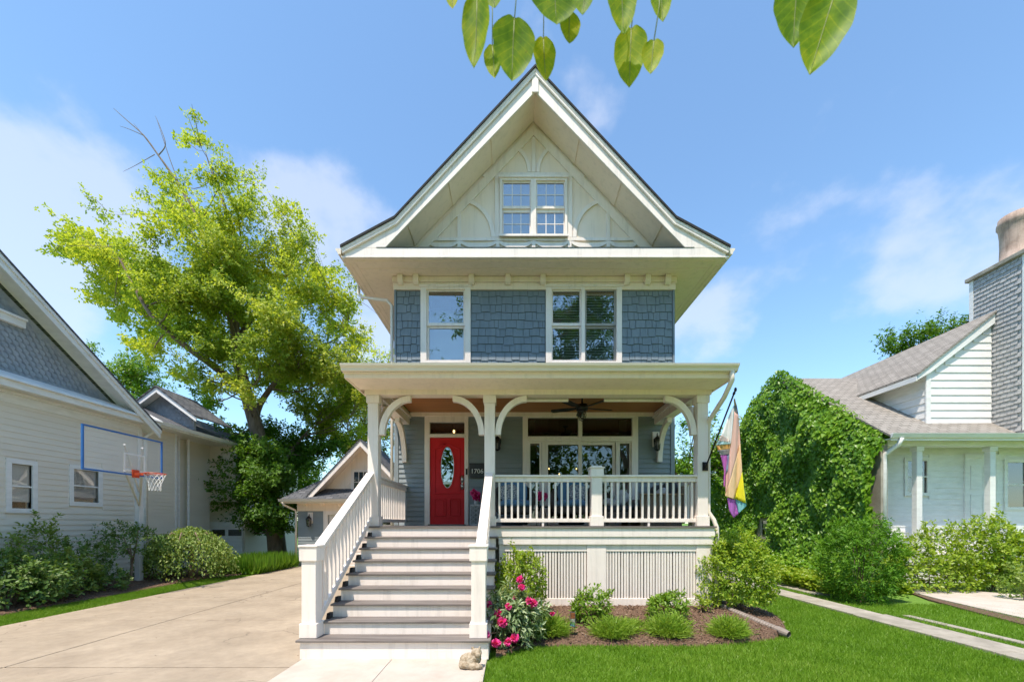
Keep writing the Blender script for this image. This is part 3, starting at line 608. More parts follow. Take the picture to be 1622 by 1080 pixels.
bracket(-2.612, YW - .024, 0, -1, .72, .92); bracket(3.585, YW - .024, 0, -1, .72, .92); bracket(-2.612, YC + .1, 0, 1, .6, .74); bracket(3.585, YC + .1, 0, 1, .6, .74)
# beams, ceiling, roof of the porch
m = MB(); m.box(-2.76, 3.735, YC - .13, YC + .11, 4.201, 4.50); build(m, 'porch_beam', CREAM, house, bev=.006)
for x in (-2.612, 3.585):
    m = MB(); m.box(x - .11, x + .11, YC + .112, YW - .0, 4.20, 4.50); m.box(x - .15, x + .15, YC + .113, YW - .002, 4.36, 4.42); build(m, 'porch_beam', WHITE, house, bev=.006)
m = MB(); m.box(-2.49, 3.46, YC + .112, YW - .002, 4.50, 4.54); build(m, 'wood_ceiling', WOOD, house)
m = MB(); m.box(-2.49, 3.46, YW - .06, YW - .001, V_(660), 4.498); build(m, 'ceiling_trim', CREAM, house, bev=.004)
m = MB(); m.ext([(7.12, 4.43), (YW - .01, 4.98), (YW - .01, 4.9), (7.12, 4.36)], 'x', -2.9, 3.83); build(m, 'porch_roof', DARKROOF, house)
m = MB(); m.box(-2.84, 3.77, 7.19, YC - .132, 4.285, 4.31); build(m, 'porch_soffit', CREAM, house)
m = MB(); m.box(-2.865, 3.80, 7.15, 7.188, 4.27, 4.40); m.box(-2.88, 3.815, 7.12, 7.149, 4.345, 4.40); build(m, 'porch_eave_fascia', CREAM, house, bev=.008)
for x in (-2.865, 3.775):
    m = MB(); m.ext([(7.19, 4.27), (YW, 4.27), (YW, 4.88), (7.19, 4.36)], 'x', x, x + .024); build(m, 'porch_eave_side', CREAM, house)
m = MB(); m.ext([(7.118, 4.362), (7.05, 4.362), (7.04, 4.40), (7.0, 4.435), (6.99, 4.468), (7.118, 4.468)], 'x', X(538, 7.0), X(1172, 7.0)); build(m, 'porch_gutter', GUT, house)
m = MB(); 
for u in (1100, 1135): m.box(X(u, 7.05), X(u + 30, 7.05), 7.1, 7.3, 4.47, 4.485)
build(m, 'gutter_guard', DARKROOF, house)
for a, b in ((817, 900), (957, 1062)):
    m = MB(); m.box(X(a, 8.2), X(b, 8.2), 8.16, 8.24, 4.24, 4.36); m.tube([(X(a, 8.2), 8.2, 4.20), (X(b, 8.2), 8.2, 4.20)], .035, 10); build(m, 'rolled_porch_shade', WHITE, house)
# railings
def rail_x(x0, x1, y, n):
    r_ = MB(); r_.box(x0, x1, y - .07, y + .07, 2.665, 2.705); r_.box(x0, x1, y - .035, y + .035, 2.575, 2.664); o = build(r_, 'porch_railing', WHITE, house, bev=.006)
    m = MB(); m.box(x0, x1, y - .03, y + .03, 1.815, 1.885); build(m, 'bottom_rail', WHITE, o, bev=.005)
    st = (x1 - x0) / (n + .35); m = MB(); m.box(x0 + st * .68 - .018, x0 + st * .68 + .018, y - .018, y + .018, 1.886, 2.574); b_ = build(m, 'baluster', WHITE, o)
    rep(b_, [(st * i, 0, 0) for i in range(1, n)])
    m = MB(); m.box((x0 + x1) / 2 - .02, (x0 + x1) / 2 + .02, y - .02, y + .02, FLZ, 1.814); build(m, 'support_block', WHITE, o)
rail_x(-.32, 1.49, YC - .02, 15); rail_x(1.69, 3.485, YC - .02, 15)
m = MB(); m.box(1.49, 1.69, YC - .12, YC + .08, FLZ, 2.80); o = build(m, 'railing_post', WHITE, house, bev=.006)
m = MB(); m.box(1.465, 1.715, YC - .145, YC + .105, FLZ + .001, FLZ + .19); build(m, 'post_base', WHITE, o, bev=.008); m = MB(); m.box(1.465, 1.715, YC - .145, YC + .105, 2.66, 2.82); m.box(1.45, 1.73, YC - .16, YC + .12, 2.821, 2.85); m.box(1.49, 1.69, YC - .12, YC + .08, 2.851, 2.875); build(m, 'post_cap', WHITE, o, bev=.008)
def rail_y(x, y0, y1, n):
    r_ = MB(); r_.box(x - .07, x + .07, y0, y1, 2.665, 2.705); r_.box(x - .035, x + .035, y0, y1, 2.575, 2.664); o = build(r_, 'porch_railing', WHITE, house, bev=.006)
    m = MB(); m.box(x - .03, x + .03, y0, y1, 1.815, 1.885); build(m, 'bottom_rail', WHITE, o, bev=.005)
    st = (y1 - y0) / n; m = MB(); m.box(x - .021, x + .021, y0 + st / 2 - .021, y0 + st / 2 + .021, 1.886, 2.574); b_ = build(m, 'baluster', WHITE, o)
    rep(b_, [(0, st * i, 0) for i in range(1, n)])
rail_y(-2.612, YC + .1, YW - .025, 16); rail_y(3.585, YC + .1, YW - .025, 16)
# staircase
sta = build(MB().box(-2.80, -.31, 5.53, 5.9, .0, .232), 'staircase', WHITE, house, bev=.004)
m = MB(); m.box(-2.84, -.28, 5.49, 5.83, .233, .262); build(m, 'tread', TREAD, sta, bev=.006)
RISE, RUN = .185, .281
for k in range(2, 10):
    y = 5.5 + (k - 1) * RUN; zt = FLZ - (9 - k) * RISE
    x0, x1 = (-2.63, -.26)
    if k < 9:
        m = MB(); m.box(x0, x1, y, y + RUN + .05, zt - .03, zt); build(m, 'tread', TREAD, sta, bev=.006)
        m = MB(); m.box(x0 - .0, x0 + .045, y + RUN * .62, y + RUN * .98, zt + .001, zt + .075); m.ext([(y + RUN * .5, zt + .001), (y + RUN * .62, zt + .001), (y + RUN * .62, zt + .07)], 'x', x0, x0 + .045); build(m, 'step_light', BLACK, sta)
    m = MB(); m.box(x0 + .03, x1 - .03, y + .03, y + .05, zt - RISE, zt - .031); build(m, 'riser', WHITE, sta)
for x in (-2.60, -.32):
    m = MB(); m.ext([(5.86, 0), (7.9, 0), (7.9, 1.52), (5.86, .25)], 'x', x + (.0 if x < -1 else -.04), x + (.04 if x < -1 else 0)); build(m, 'stringer', WHITE, sta)
for x in (-2.72, -.45):
    c = MB(); h = .096; y = 5.70; c.box(x - h, x + h, y - h, y + h, .263, 1.30); nw = build(c, 'newel_post', WHITE, sta, bev=.006)
    c = MB(); c.box(x - h - .022, x + h + .022, y - h - .022, y + h + .022, .2635, .46); build(c, 'newel_base', WHITE, sta, bev=.008); c = MB(); c.box(x - h - .022, x + h + .022, y - h - .022, y + h + .022, 1.29, 1.475); c.box(x - h - .035, x + h + .035, y - h - .035, y + h + .035, 1.476, 1.505); build(c, 'newel_cap', WHITE, sta, bev=.008)
    xr = -2.66 if x < -1 else -.43; y0, y1, za, zb_ = 5.80, YC - .1, 1.47, 2.70
    c = MB(); c.ext([(y0, za), (y1, zb_), (y1, zb_ + .045), (y0, za + .045)], 'x', xr - .07, xr + .07); c.ext([(y0, za - .09), (y1, zb_ - .09), (y1, zb_ - .002), (y0, za - .002)], 'x', xr - .03, xr + .03); build(c, 'handrail', WHITE, sta, bev=.006)
    c = MB(); c.ext([(y0, .47), (y1, 1.83), (y1, 1.93), (y0, .57)], 'x', xr - .03, xr + .03); build(c, 'bottom_rail', WHITE, sta, bev=.005)
    for i in range(15):
        y = y0 + .075 + (y1 - y0 - .1) * i / 14.6; t = (y - y0) / (y1 - y0); c = MB(); c.box(xr - .021, xr + .021, y - .021, y + .021, .55 + 1.36 * t, za - .08 + (zb_ - za) * t); build(c, 'baluster', WHITE, sta)
# porch downspout
m = MB(); m.tube([(3.72, 7.08, 4.37), (3.73, 7.1, 4.22), (3.72, 7.35, 4.0), (3.70, 7.86, 3.72), (3.72, 7.95, 3.55), (3.72, 7.95, 2.02), (3.80, 7.9, 1.86), (3.84, 7.86, 1.72), (3.84, 7.86, .3)], .042, 8); build(m, 'porch_downspout', GUT, house, smooth=True)

# ------------------------------------------------------------------ garage at the end of the driveway
YG = 17.6
gar = T('garage', 'small blue grey garage with white gable at the end of the driveway', 'garage', (-6.2, 20, 0))
gx0, gx1, gcx = -8.98, -3.0, X(575, YG)
m = MB(); m.panel(gx0, gx1, 0, 2.62, [(-7.7, -3.6, .0, 2.2)], YG, YG + .12); gwl = build(m, 'front_wall', CLAP, gar)
z = 0
while z < 2.3:
    m = MB(); m.ext([(YG - .001, z), (YG - .022, z), (YG - .008, z + .125), (YG - .001, z + .125)], 'x', gx0, -7.9); build(m, 'clapboard', CLAP, gwl); z += .117
m = MB(); m.box(gx0, gx0 + .12, YG + .13, 23, 0, 2.62); m.box(gx1 - .12, gx1, YG + .13, 23, 0, 2.62); build(m, 'side_wall', CLAP, gar)
m = MB(); m.box(gx0 - .02, gx1, YG - .05, YG - .001, 2.30, 2.64); build(m, 'frieze_board', CREAM, gar, bev=.006)
m = MB(); m.panel(-7.9, -3.4, 0, 2.32, [(-7.72, -3.58, 0, 2.14)], YG - .048, YG - .001); build(m, 'door_casing', WHITE, gar, bev=.006)
m = MB(); m.box(-7.70, -3.6, YG + .06, YG + .10, 0, 2.13); gd = build(m, 'garage_door', WHITE, gar)
for i in range(6):
    x0 = -7.55 + i * .68
    m = MB(); m.box(x0, x0 + .45, YG + .05, YG + .058, 1.72, 2.0); build(m, 'pane', GLASSD, gd)
    m = MB(); m.panel(x0 - .05, x0 + .5, 1.67, 2.05, [(x0, x0 + .45, 1.72, 2.0)], YG + .035, YG + .059); build(m, 'pane_frame', WHITE, gd)
    for zz in (.1, .6, 1.1):
        m = MB(); m.box(x0 - .05, x0 + .5, YG + .045, YG + .059, zz, zz + .42); build(m, 'door_panel', WHITE, gd, bev=.01)
for i in range(4):
    m = MB(); m.ext([(YG - .05, 2.5), (YG - .16, 2.56), (YG - .2, 2.64), (YG - .05, 2.64)], 'x', -8.7 + i * .72, -8.58 + i * .72); build(m, 'bracket', CREAM, gar)
ez = Z(791, YG - .5)
m = MB(); m.box(gx0 - .45, gx1 + .3, YG - .5, YG + .0, ez - .14, ez - .10); build(m, 'soffit', CREAM, gar)
m = MB(); m.box(gx0 - .47, gx1 + .3, YG - .53, YG - .505, ez - .14, ez + .0); m.ext([(YG - .534, ez - .08), (YG - .60, ez - .08), (YG - .64, ez + .02), (YG - .534, ez + .02)], 'x', gx0 - .5, gx1 + .3); build(m, 'gutter', GUT, gar)
m = MB(); m.tube([(gx0 - .35, YG - .56, ez - .08), (gx0 - .35, YG - .5, ez - .2), (gx0 - .06, YG - .1, ez - .42), (gx0 - .06, YG - .06, ez - .6), (gx0 - .06, YG - .06, .1)], .045, 8); build(m, 'downspout', GUT, gar, smooth=True)
rz = ez + 2.05
m = MB(); m.add([(gx0 - .5, YG - .52, ez + .02), (gx1 + .3, YG - .52, ez + .02), (gx1 + .3, YG + 3.2, rz), (gx0 + 1.35, YG + 3.2, rz), (gx0 - .5, YG - .52, ez - .06), (gx1 + .3, YG - .52, ez - .06), (gx1 + .3, YG + 3.2, rz - .08), (gx0 + 1.35, YG + 3.2, rz - .08)],
                [(0, 1, 2, 3), (4, 7, 6, 5), (0, 4, 5, 1), (3, 2, 6, 7)]); m.add([(gx0 - .5, YG - .52, ez + .02), (gx0 + 1.35, YG + 3.2, rz), (gx0 - .5, YG + 6.4, ez + .02)], [(0, 1, 2)]); m.add([(gx1 + .3, YG + 3.2, rz), (gx1 + .3, YG + 6.4, ez), (gx0 - .5, YG + 6.4, ez + .02), (gx0 + 1.35, YG + 3.2, rz)], [(0, 1, 2, 3)])
build(m, 'roof', ROOFX, gar)
pk = Z(697, YG - .3); hb = 2.28
for s in (-1, 1):
    m = MB(); m.ext([(gcx, pk), (gcx + s * hb, ez + .03), (gcx + s * (hb - .22), ez + .03), (gcx, pk - .25)], 'y', YG - .34, YG - .30); build(m, 'rake_board', WHITE, gar, bev=.006)
    m = MB(); m.ext([(gcx, pk + .05), (gcx + s * (hb + .05), ez + .05), (gcx + s * (hb), ez + .05), (gcx, pk + .0)], 'y', YG - .37, YG + 3.0); build(m, 'dormer_roof', ROOFY, gar)
    m = MB(); m.ext([(gcx, pk - .06), (gcx + s * (hb - .05), ez + .04), (gcx + s * (hb - .1), ez + .04), (gcx, pk - .12)], 'y', YG - .3, YG + .4); build(m, 'gable_soffit', CREAM, gar)
gwz0, gwz1, gwa, gwb = Z(779, YG + .3), Z(747, YG + .3), X(560, YG + .3), X(590, YG + .3)
m = MB(); m.ext([(gcx - hb + .1, ez + .05), (gcx + hb - .1, ez + .05), (gcx, pk - .1)], 'y', YG + .38, YG + .45); build(m, 'gable_wall', CREAM, gar)
m = MB(); m.panel(gwa - .12, gwb + .12, gwz0 - .1, gwz1 + .1, [(gwa, gwb, gwz0, gwz1)], YG + .33, YG + .379); wn = build(m, 'window', WHITE, gar)
m = MB(); m.box(gwa, gwb, YG + .365, YG + .372, gwz0, gwz1); build(m, 'pane', GLASSD, wn)
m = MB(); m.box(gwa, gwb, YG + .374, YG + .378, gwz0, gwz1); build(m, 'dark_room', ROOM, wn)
for i in range(1, 4): m = MB(); xx = gwa + (gwb - gwa) * i / 4; m.box(xx - .015, xx + .015, YG + .35, YG + .364, gwz0, gwz1); build(m, 'muntin', WHITE, wn)
m = MB(); m.box(gwa, gwb, YG + .352, YG + .3635, (gwz0 + gwz1) / 2 - .015, (gwz0 + gwz1) / 2 + .015); build(m, 'muntin', WHITE, wn)
for s in (-1, 1):
    n = 10; A = [(gcx + s * (.95 - .0) + s * .5 * math.cos(R(90 * i / n)) - s * .5, ez + .25 + .62 * math.sin(R(90 * i / n))) for i in range(n + 1)]; B = [(a + s * .05, b + .03) for a, b in A]
    m = MB(); m.strip(A, B, 'y', YG + .36, YG + .379); build(m, 'arc_trim', CREAM, gar)
m = MB(); m.box(gcx - 1.5, gcx + 1.5, YG + .35, YG + .379, ez + .2, ez + .3); build(m, 'band_trim', CREAM, gar)

# ------------------------------------------------------------------ scalloped shingles (too small to tell apart singly)
def scallops(name, cells, mat, parent, sz=.15):
    vs = []; fs = []
    for o, ax, nn in cells:
        b = len(vs); o = Vector(o); ax = Vector(ax); nn = Vector(nn); up = Vector((0, 0, 1)); h = sz * 1.05; r = sz * .48
        vs.append(o + up * h + ax * r + nn * .004); vs.append(o + up * h - ax * r + nn * .004)
        for i in range(7):
            t = math.pi * i / 6; vs.append(o - ax * (r * math.cos(t)) + up * (h * .34 - math.sin(t) * sz * .40) + nn * .026)
        fs.append([b + i for i in range(9)])
        for i in range(6): pass
    me = bpy.data.meshes.new(name); me.from_pydata([tuple(v - wl(parent)) for v in vs], [], fs); me.materials.append(mat)
    o = bpy.data.objects.new(name, me); COL.objects.link(o); o.parent = parent; o['kind'] = 'stuff'; return o

# ------------------------------------------------------------------ left neighbour
nl = T('neighbour_house', 'taupe clapboard house with grey scalloped gable across the driveway', 'house', (-15, 12, 0))
NX = -12.5; NE = 5.2; YE = 14.1
slp = (8.4 - 5.26) / (14.35 - 10.23)
def rake(y): return 5.16 + (13.95 - y) * .70
YR = 6.6
nw1, nw2 = (10.45, 10.9, 2.17, 3.29), (11.93, 12.65, 2.41, 3.34)
m = MB(); m.panel(-.6, YE, 0, NE, [nw1, nw2], NX, NX - .15, ax='x'); sw = build(m, 'side_wall', TAUPE, nl)
z = .2
while z < NE - .45:
    for y0, y1 in ((3.0, YE - .14),):
        segs = [(y0, y1)]
        for w0, w1, a, b in ((10.33, 11.02, 2.05, 3.41), (11.81, 12.77, 2.29, 3.46)):
            if z + .15 > a and z < b: segs = [s2 for s1 in segs for s2 in ((s1[0], min(s1[1], w0)), (max(s1[0], w1), s1[1])) if s2[1] - s2[0] > .05]
        for a, b in segs:
            c = MB(); c.ext([(NX + .001, z), (NX + .026, z), (NX + .008, z + .165), (NX + .001, z + .165)], 'y', a, b); build(c, 'clapboard', TAUPE, sw)
    z += .155
for (a, b, c0, c1) in (nw1, nw2):
    m = MB(); m.panel(a - .12, b + .12, c0 - .12, c1 + .12, [(a, b, c0, c1)], NX + .04, NX - .1, ax='x'); wn = build(m, 'window', NWHITE, nl, bev=.005)
    m = MB(); m.box(NX - .04, NX - .03, a, b, c0, c1); build(m, 'pane', GLASSL, wn)
    m = MB(); m.box(NX - .035, NX - .0, a, b, (c0 + c1) / 2 - .02, (c0 + c1) / 2 + .02); build(m, 'meeting_rail', NWHITE, wn)
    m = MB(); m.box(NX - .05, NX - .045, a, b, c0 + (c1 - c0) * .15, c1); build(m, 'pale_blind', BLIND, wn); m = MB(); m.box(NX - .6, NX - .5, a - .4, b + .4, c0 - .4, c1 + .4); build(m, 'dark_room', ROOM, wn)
m = MB(); m.box(NX - .02, NX + .05, YE - .13, YE + .01, 0, NE - .25); build(m, 'corner_board', NWHITE, nl, bev=.006)
m = MB(); m.box(NX - .01, NX + .04, -.6, YE, NE - .42, NE - .12); m.box(NX, NX + .42, -.6, YE + .25, NE - .115, NE - .07); m.box(NX + .42, NX + .47, -.6, YE + .25, NE - .14, NE + .03); m.box(NX, NX + .12, -.6, YE, NE - .2, NE - .116); build(m, 'cornice', NWHITE, nl, bev=.01)
m = MB(); m.ext([(NX + .54, NE + .03), (NX + .5, NE + .1), (NX + .02, NE + .34), (NX + .0, NE + .04), (NX + .42, NE + .0)], 'y', -.6, YE + .28); build(m, 'pent_skirt', NWHITE, nl, bev=.01)
m = MB(); m.ext([(2 * YR - YE, NE + .001), (YE, NE + .001), (YE, rake(YE) - .2), (YR, rake(YR) - .2), (2 * YR - YE, rake(YE) - .2)], 'x', NX - .15, NX - .02); ga = build(m, 'gable_wall', SCAL, nl)
cells = []; zz = NE + .3; r_ = 0
while zz < 9.3:
    y = 8.9 + (r_ % 2) * .075
    while y < YE - .02:
        if zz + .12 < rake(y + .05) - .3: cells.append(((NX - .02, y, zz), (0, 1, 0), (1, 0, 0)))
        y += .15
    zz += .128; r_ += 1
scallops('scalloped_shingles', cells, SCAL, nl)
m = MB(); m.box(NX - .019, NX + .1, -.4, 10.7, 6.75, 6.98); m.box(NX + .1, NX + .16, -.4, 10.7, 6.92, 6.98); build(m, 'gable_band', NWHITE, nl, bev=.01)
def gslope(t0, t1, x0, x1, name, mt, y_hi=YR, y_lo=YE + .16, bev=0):
    m = MB(); m.ext([(y_lo, rake(y_lo) + t0), (y_hi, rake(y_hi) + t0), (y_hi, rake(y_hi) + t1), (y_lo, rake(y_lo) + t1)], 'x', x0, x1); build(m, name, mt, nl, bev=bev)
    m = MB(); f_ = lambda y: 2 * YR - y; m.ext([(f_(y_lo), rake(y_lo) + t0), (y_hi, rake(y_hi) + t0), (y_hi, rake(y_hi) + t1), (f_(y_lo), rake(y_lo) + t1)], 'x', x0, x1); build(m, name, mt, nl, bev=bev)
gslope(.06, .0, NX + .60, -20, 'roof', ROOFX); gslope(-.002, -.26, NX + .55, NX + .50, 'rake_board', NWHITE, bev=.006); gslope(-.002, -.1, NX + .585, NX + .552, 'rake_moulding', NWHITE); gslope(-.03, -.08, NX + .5, NX - .02, 'rake_soffit', NWHITE)
m = MB(); m.tube([(NX + .38, YE + .2, NE - .1), (NX + .38, YE + .2, NE - .22), (NX + .1, YE + .08, NE - .5), (NX + .1, YE + .08, .1)], .055, 8); build(m, 'downspout', NWHITE, nl, smooth=True)
# rear wing
m = MB(); m.box(-17, -12.9, YE + .02, 16.1, 0, 5.2); build(m, 'rear_wall', TAUPE, nl)
m = MB(); m.box(-17, -12.25, 18.6, 24, 2.74, 5.22); b_ = build(m, 'rear_wing', TAUPE, nl)
z = 2.76
while z < 5.1:
    c = MB(); c.ext([(18.599, z), (18.574, z), (18.592, z + .14), (18.599, z + .14)], 'x', -15.6, -12.36); build(c, 'clapboard', TAUPE, b_); z += .13
z = .1
sw2 = None
while z < 5.0:
    c = MB(); c.ext([(-12.899, z), (-12.875, z), (-12.893, z + .14), (-12.899, z + .14)], 'y', YE + .1, 16.02); build(c, 'clapboard', TAUPE, b_); z += .13
m = MB(); m.box(-12.35, -12.24, 18.57, 18.61, 2.74, 5.22); m.box(-15.7, -15.6, 18.57, 18.61, 2.74, 5.22); m.box(-12.93, -12.87, 16.02, 16.12, 0, 5.2); build(m, 'corner_board', NWHITE, nl)
for yy in (16.6, 17.1):
    m = MB(); m.tube([(-13.2, yy, 1.2), (-13.2, yy, 5.2)], .05, 8); build(m, 'porch_post', NWHITE, nl)
m = MB(); m.box(-16.5, -13.4, 16.11, 18.59, 0, 5.2); build(m, 'recessed_wall', TAUPE, nl)
m = MB(); m.box(-17, -12.3, 19.3, 24, 0, 2.735); build(m, 'garage_wall', TAUPE, nl)
m = MB(); m.box(-16.4, -12.35, 19.2, 19.29, 1.62, 1.85); m.box(-16.4, -16.2, 19.2, 19.29, 0, 1.62); build(m, 'garage_casing', NWHITE, nl)
m = MB(); m.box(-16.19, -12.36, 19.24, 19.29, 0, 1.61); gd = build(m, 'garage_door', NWHITE, nl)
for i in range(5):
    m = MB(); m.box(-16.05 + i * .76, -15.45 + i * .76, 19.22, 19.239, 1.22, 1.5); build(m, 'pane', GLASSD, gd)
    for zz in (.1, .65): m = MB(); m.box(-16.05 + i * .76, -15.4 + i * .76, 19.225, 19.239, zz, zz + .45); build(m, 'door_panel', NWHITE, gd, bev=.01)
m = MB(); m.box(-14.5, -12.35, YE + .3, 18.57, 5.2, 5.25); m.box(-12.35, -12.3, YE + .3, 24, 5.17, 5.34); m.ext([(-12.296, 5.22), (-12.22, 5.22), (-12.17, 5.34), (-12.296, 5.34)], 'y', YE + .3, 24); build(m, 'rear_eave', NWHITE, nl)
m = MB(); m.quad((-12.25, YE + .55, 5.36), (-12.25, 24, 5.36), (-15.6, 24, 6.9), (-15.6, YE + .55, 6.9)); build(m, 'rear_roof', ROOFY, nl)
gc, gy, gz, gh = -13.4, 16.2, 6.92, 1.12
for s in (-1, 1):
    m = MB(); m.ext([(gc, gz), (gc + s * (gh + .38), gz - (gh + .38) * .74), (gc + s * (gh + .38), gz - (gh + .38) * .74 - .2), (gc, gz - .2)], 'y', gy - .42, gy - .37); build(m, 'dormer_rake', NWHITE, nl, bev=.006)
    m = MB(); m.ext([(gc, gz + .05), (gc + s * (gh + .385), gz - (gh + .38) * .74 + .03), (gc + s * (gh + .385), gz - (gh + .38) * .74 - .02), (gc, gz)], 'y', gy - .46, gy + 1.6); build(m, 'dormer_roof', ROOFY, nl)
    m = MB(); m.ext([(gc, gz - .04), (gc + s * (gh + .34), gz - (gh + .38) * .74), (gc + s * (gh + .34), gz - (gh + .38) * .74 - .05), (gc, gz - .09)], 'y', gy - .37, gy); build(m, 'dormer_soffit', NWHITE, nl)
m = MB(); m.ext([(gc - gh, gz - gh * .74 - .1), (gc - gh, 5.4), (gc + gh, 5.4), (gc + gh, gz - gh * .74 - .1), (gc, gz - .1)], 'y', gy, gy + .1); build(m, 'dormer_wall', SCAL, nl)
cells = []; zz = 5.5; r_ = 0
while zz < 7.3:
    x = gc - gh + .08 + (r_ % 2) * .08
    while x < gc + gh - .05:
        if zz + .2 < gz - abs(x - gc) * .74 - .15: cells.append(((x, gy, zz), (1, 0, 0), (0, -1, 0)))
        x += .16
    zz += .14; r_ += 1
scallops('scalloped_shingles', cells, SCAL, nl, .16)

# ------------------------------------------------------------------ right neighbour
nr = T('neighbour_house', 'white boarded house with tan shingle roof, grey chimney and ivy covered side', 'house', (16, 16, 0))
RX, RY = 11.0, 12.5; RE = 4.30; RYR, RZR = 17.0, 7.66
m = MB(); m.ext([(RY, 0), (RY + 9, 0), (RY + 9, RE), (RYR, RZR - .1), (RY, RE)], 'x', RX, RX + .2); build(m, 'side_wall', RIB, nr)
m = MB(); m.panel(RX + .02, 24, 0, RE - .1, [(12.42, 13.02, 2.75, 3.75), (15.55, 16.5, 2.3, 3.7)], 13.2, 13.35); fwl = build(m, 'front_wall', NWHITE, nr)
z = .1
while z < RE - .2:
    segs = [(RX + .25, 18.5)]
    for a, b, c0, c1 in ((12.32, 13.12, 2.65, 3.85), (14.2, 15.3, .8, 3.95), (15.45, 16.6, 2.2, 3.8)):
        if z + .17 > c0 and z < c1: segs = [s2 for s1 in segs for s2 in ((s1[0], min(s1[1], a)), (max(s1[0], b), s1[1])) if s2[1] - s2[0] > .05]
    for a, b in segs:
        c = MB(); c.ext([(13.199, z), (13.17, z), (13.19, z + .185), (13.199, z + .185)], 'x', a, b); build(c, 'clapboard', NWHITE, fwl)
    z += .175
for a, b, c0, c1 in ((12.42, 13.02, 2.75, 3.75), (15.55, 16.5, 2.3, 3.7)):
    m = MB(); m.panel(a - .1, b + .1, c0 - .1, c1 + .1, [(a, b, c0, (c0 + c1) / 2 - .02), (a, b, (c0 + c1) / 2 + .02, c1)], 13.14, 13.22); wn = build(m, 'window', NWHITE, nr, bev=.005)
    m = MB(); m.box(a, b, 13.19, 13.196, c0, c1); build(m, 'pane', GLASS, wn)
    m = MB(); m.box(a - .3, b + .3, 13.7, 13.75, c0 - .3, c1 + .3); build(m, 'blind', SHADE, wn)
m = MB(); m.panel(14.2, 15.3, .8, 3.95, [(14.32, 15.18, .8, 3.83)], 13.14, 13.22); dr = build(m, 'door', NWHITE, nr, bev=.005)
m = MB(); m.box(14.32, 15.18, 13.17, 13.2, .8, 3.83); build(m, 'door_leaf', NWHITE, dr)
for x0 in (14.4, 14.79):
    for z0, z1 in ((1.0, 1.7), (1.85, 2.7), (2.85, 3.6)): m = MB(); m.box(x0, x0 + .3, 13.155, 13.169, z0, z1); build(m, 'door_panel', NWHITE, dr, bev=.008)
m = MB(); m.box(RX, 24, RY + .05, 13.13, .55, .85); build(m, 'porch_deck', NWHITE, nr)
m = MB(); m.box(RX + .2, 24, RY + .15, RY + .2, 0, .549); build(m, 'porch_base', NWHITE, nr)
for xx in (X(1461, RY), X(1578, RY), 16.9):
    m = MB(); m.box(xx - .085, xx + .085, RY + .08, RY + .25, .85, RE - .2); o = build(m, 'porch_column', NWHITE, nr, bev=.01)
    m = MB(); m.box(xx - .12, xx + .12, RY + .05, RY + .28, .851, 1.0); build(m, 'column_base', NWHITE, o, bev=.01); m = MB(); m.box(xx - .12, xx + .12, RY + .05, RY + .28, RE - .34, RE - .2); build(m, 'column_capital', NWHITE, o, bev=.01)
m = MB(); m.box(X(1461, RY), 24, RY + .12, RY + .19, 1.62, 1.70); m.box(X(1461, RY), 24, RY + .12, RY + .19, 1.0, 1.06); po = build(m, 'porch_railing', NWHITE, nr)
m = MB(); m.box(12.5, 12.535, RY + .14, RY + .175, 1.06, 1.62); b_ = build(m, 'baluster', NWHITE, po); rep(b_, [(.13 * i, 0, 0) for i in range(1, 34)])
m = MB(); m.box(RX + .05, 24, RY + .02, RY + .3, RE - .198, RE - .05); m.box(RX + .06, 24, RY - .28, RY - .25, RE - .1, RE + .08); m.box(RX + .06, 24, RY - .245, 13.19, RE - .048, RE - .02); m.ext([(RY - .284, RE - .04), (RY - .34, RE - .02), (RY - .40, RE + .1), (RY - .284, RE + .1)], 'x', RX + .02, 24); build(m, 'porch_eave', NWHITE, nr, bev=.008)
m = MB(); m.tube([(RX + .32, RY - .33, RE - .02), (RX + .3, RY - .25, RE - .2), (RX + .12, RY + .0, RE - .45), (RX + .12, RY + .02, RE - .7), (RX + .12, RY + .02, .2)], .06, 8); build(m, 'downspout', NWHITE, nr, smooth=True)
sl_ = (RZR - RE) / (RYR - RY)
m = MB(); m.ext([(RY - .3, RE + .06), (RYR, RZR), (2 * RYR - RY + .3, RE + .06), (2 * RYR - RY + .3, RE), (RYR, RZR - .08), (RY - .3, RE)], 'x', RX + .02, 24); build(m, 'roof', ROOFT, nr)
# upper storey with its own cross gable
ux, uy = 12.85, 13.0; uz = 6.62; ur_, urz = 14.85, 8.22
m = MB(); m.ext([(ux, RE), (2 * ur_ - ux, RE), (2 * ur_ - ux, uz), (ur_, urz - .05), (ux, uz)], 'y', uy, uy + .1); build(m, 'upper_front', NWHITE, nr)
m = MB(); m.box(ux, ux + .1, uy + .101, 19, RE, uz); us = build(m, 'upper_side', NWHITE, nr)
z = 4.6
while z < urz - .3:
    xr_ = 14.84; x0 = ux + .10
    if z + .2 > uz - .1: x0 = max(x0, ux + (z + .2 - uz + .1) / ((urz - uz) / (ur_ - ux)) + .1)
    if x0 < xr_ - .1:
        c = MB(); c.ext([(uy - .001, z), (uy - .035, z), (uy - .01, z + .245), (uy - .001, z + .245)], 'x', x0, xr_); build(c, 'board', NWHITE, us)
    if z < uz - .25:
        c = MB(); c.ext([(ux + .001, z), (ux - .035, z), (ux - .01, z + .245), (ux + .001, z + .245)], 'y', uy + .02, 18.5); build(c, 'board', NWHITE, us)
    z += .232
m = MB(); m.box(ux - .045, ux + .098, uy - .05, uy - .002, 4.5, uz); build(m, 'corner_board', NWHITE, nr, bev=.006)
usl = (urz - uz) / (ur_ - ux)
def up(x): return uz + (x - ux) * usl
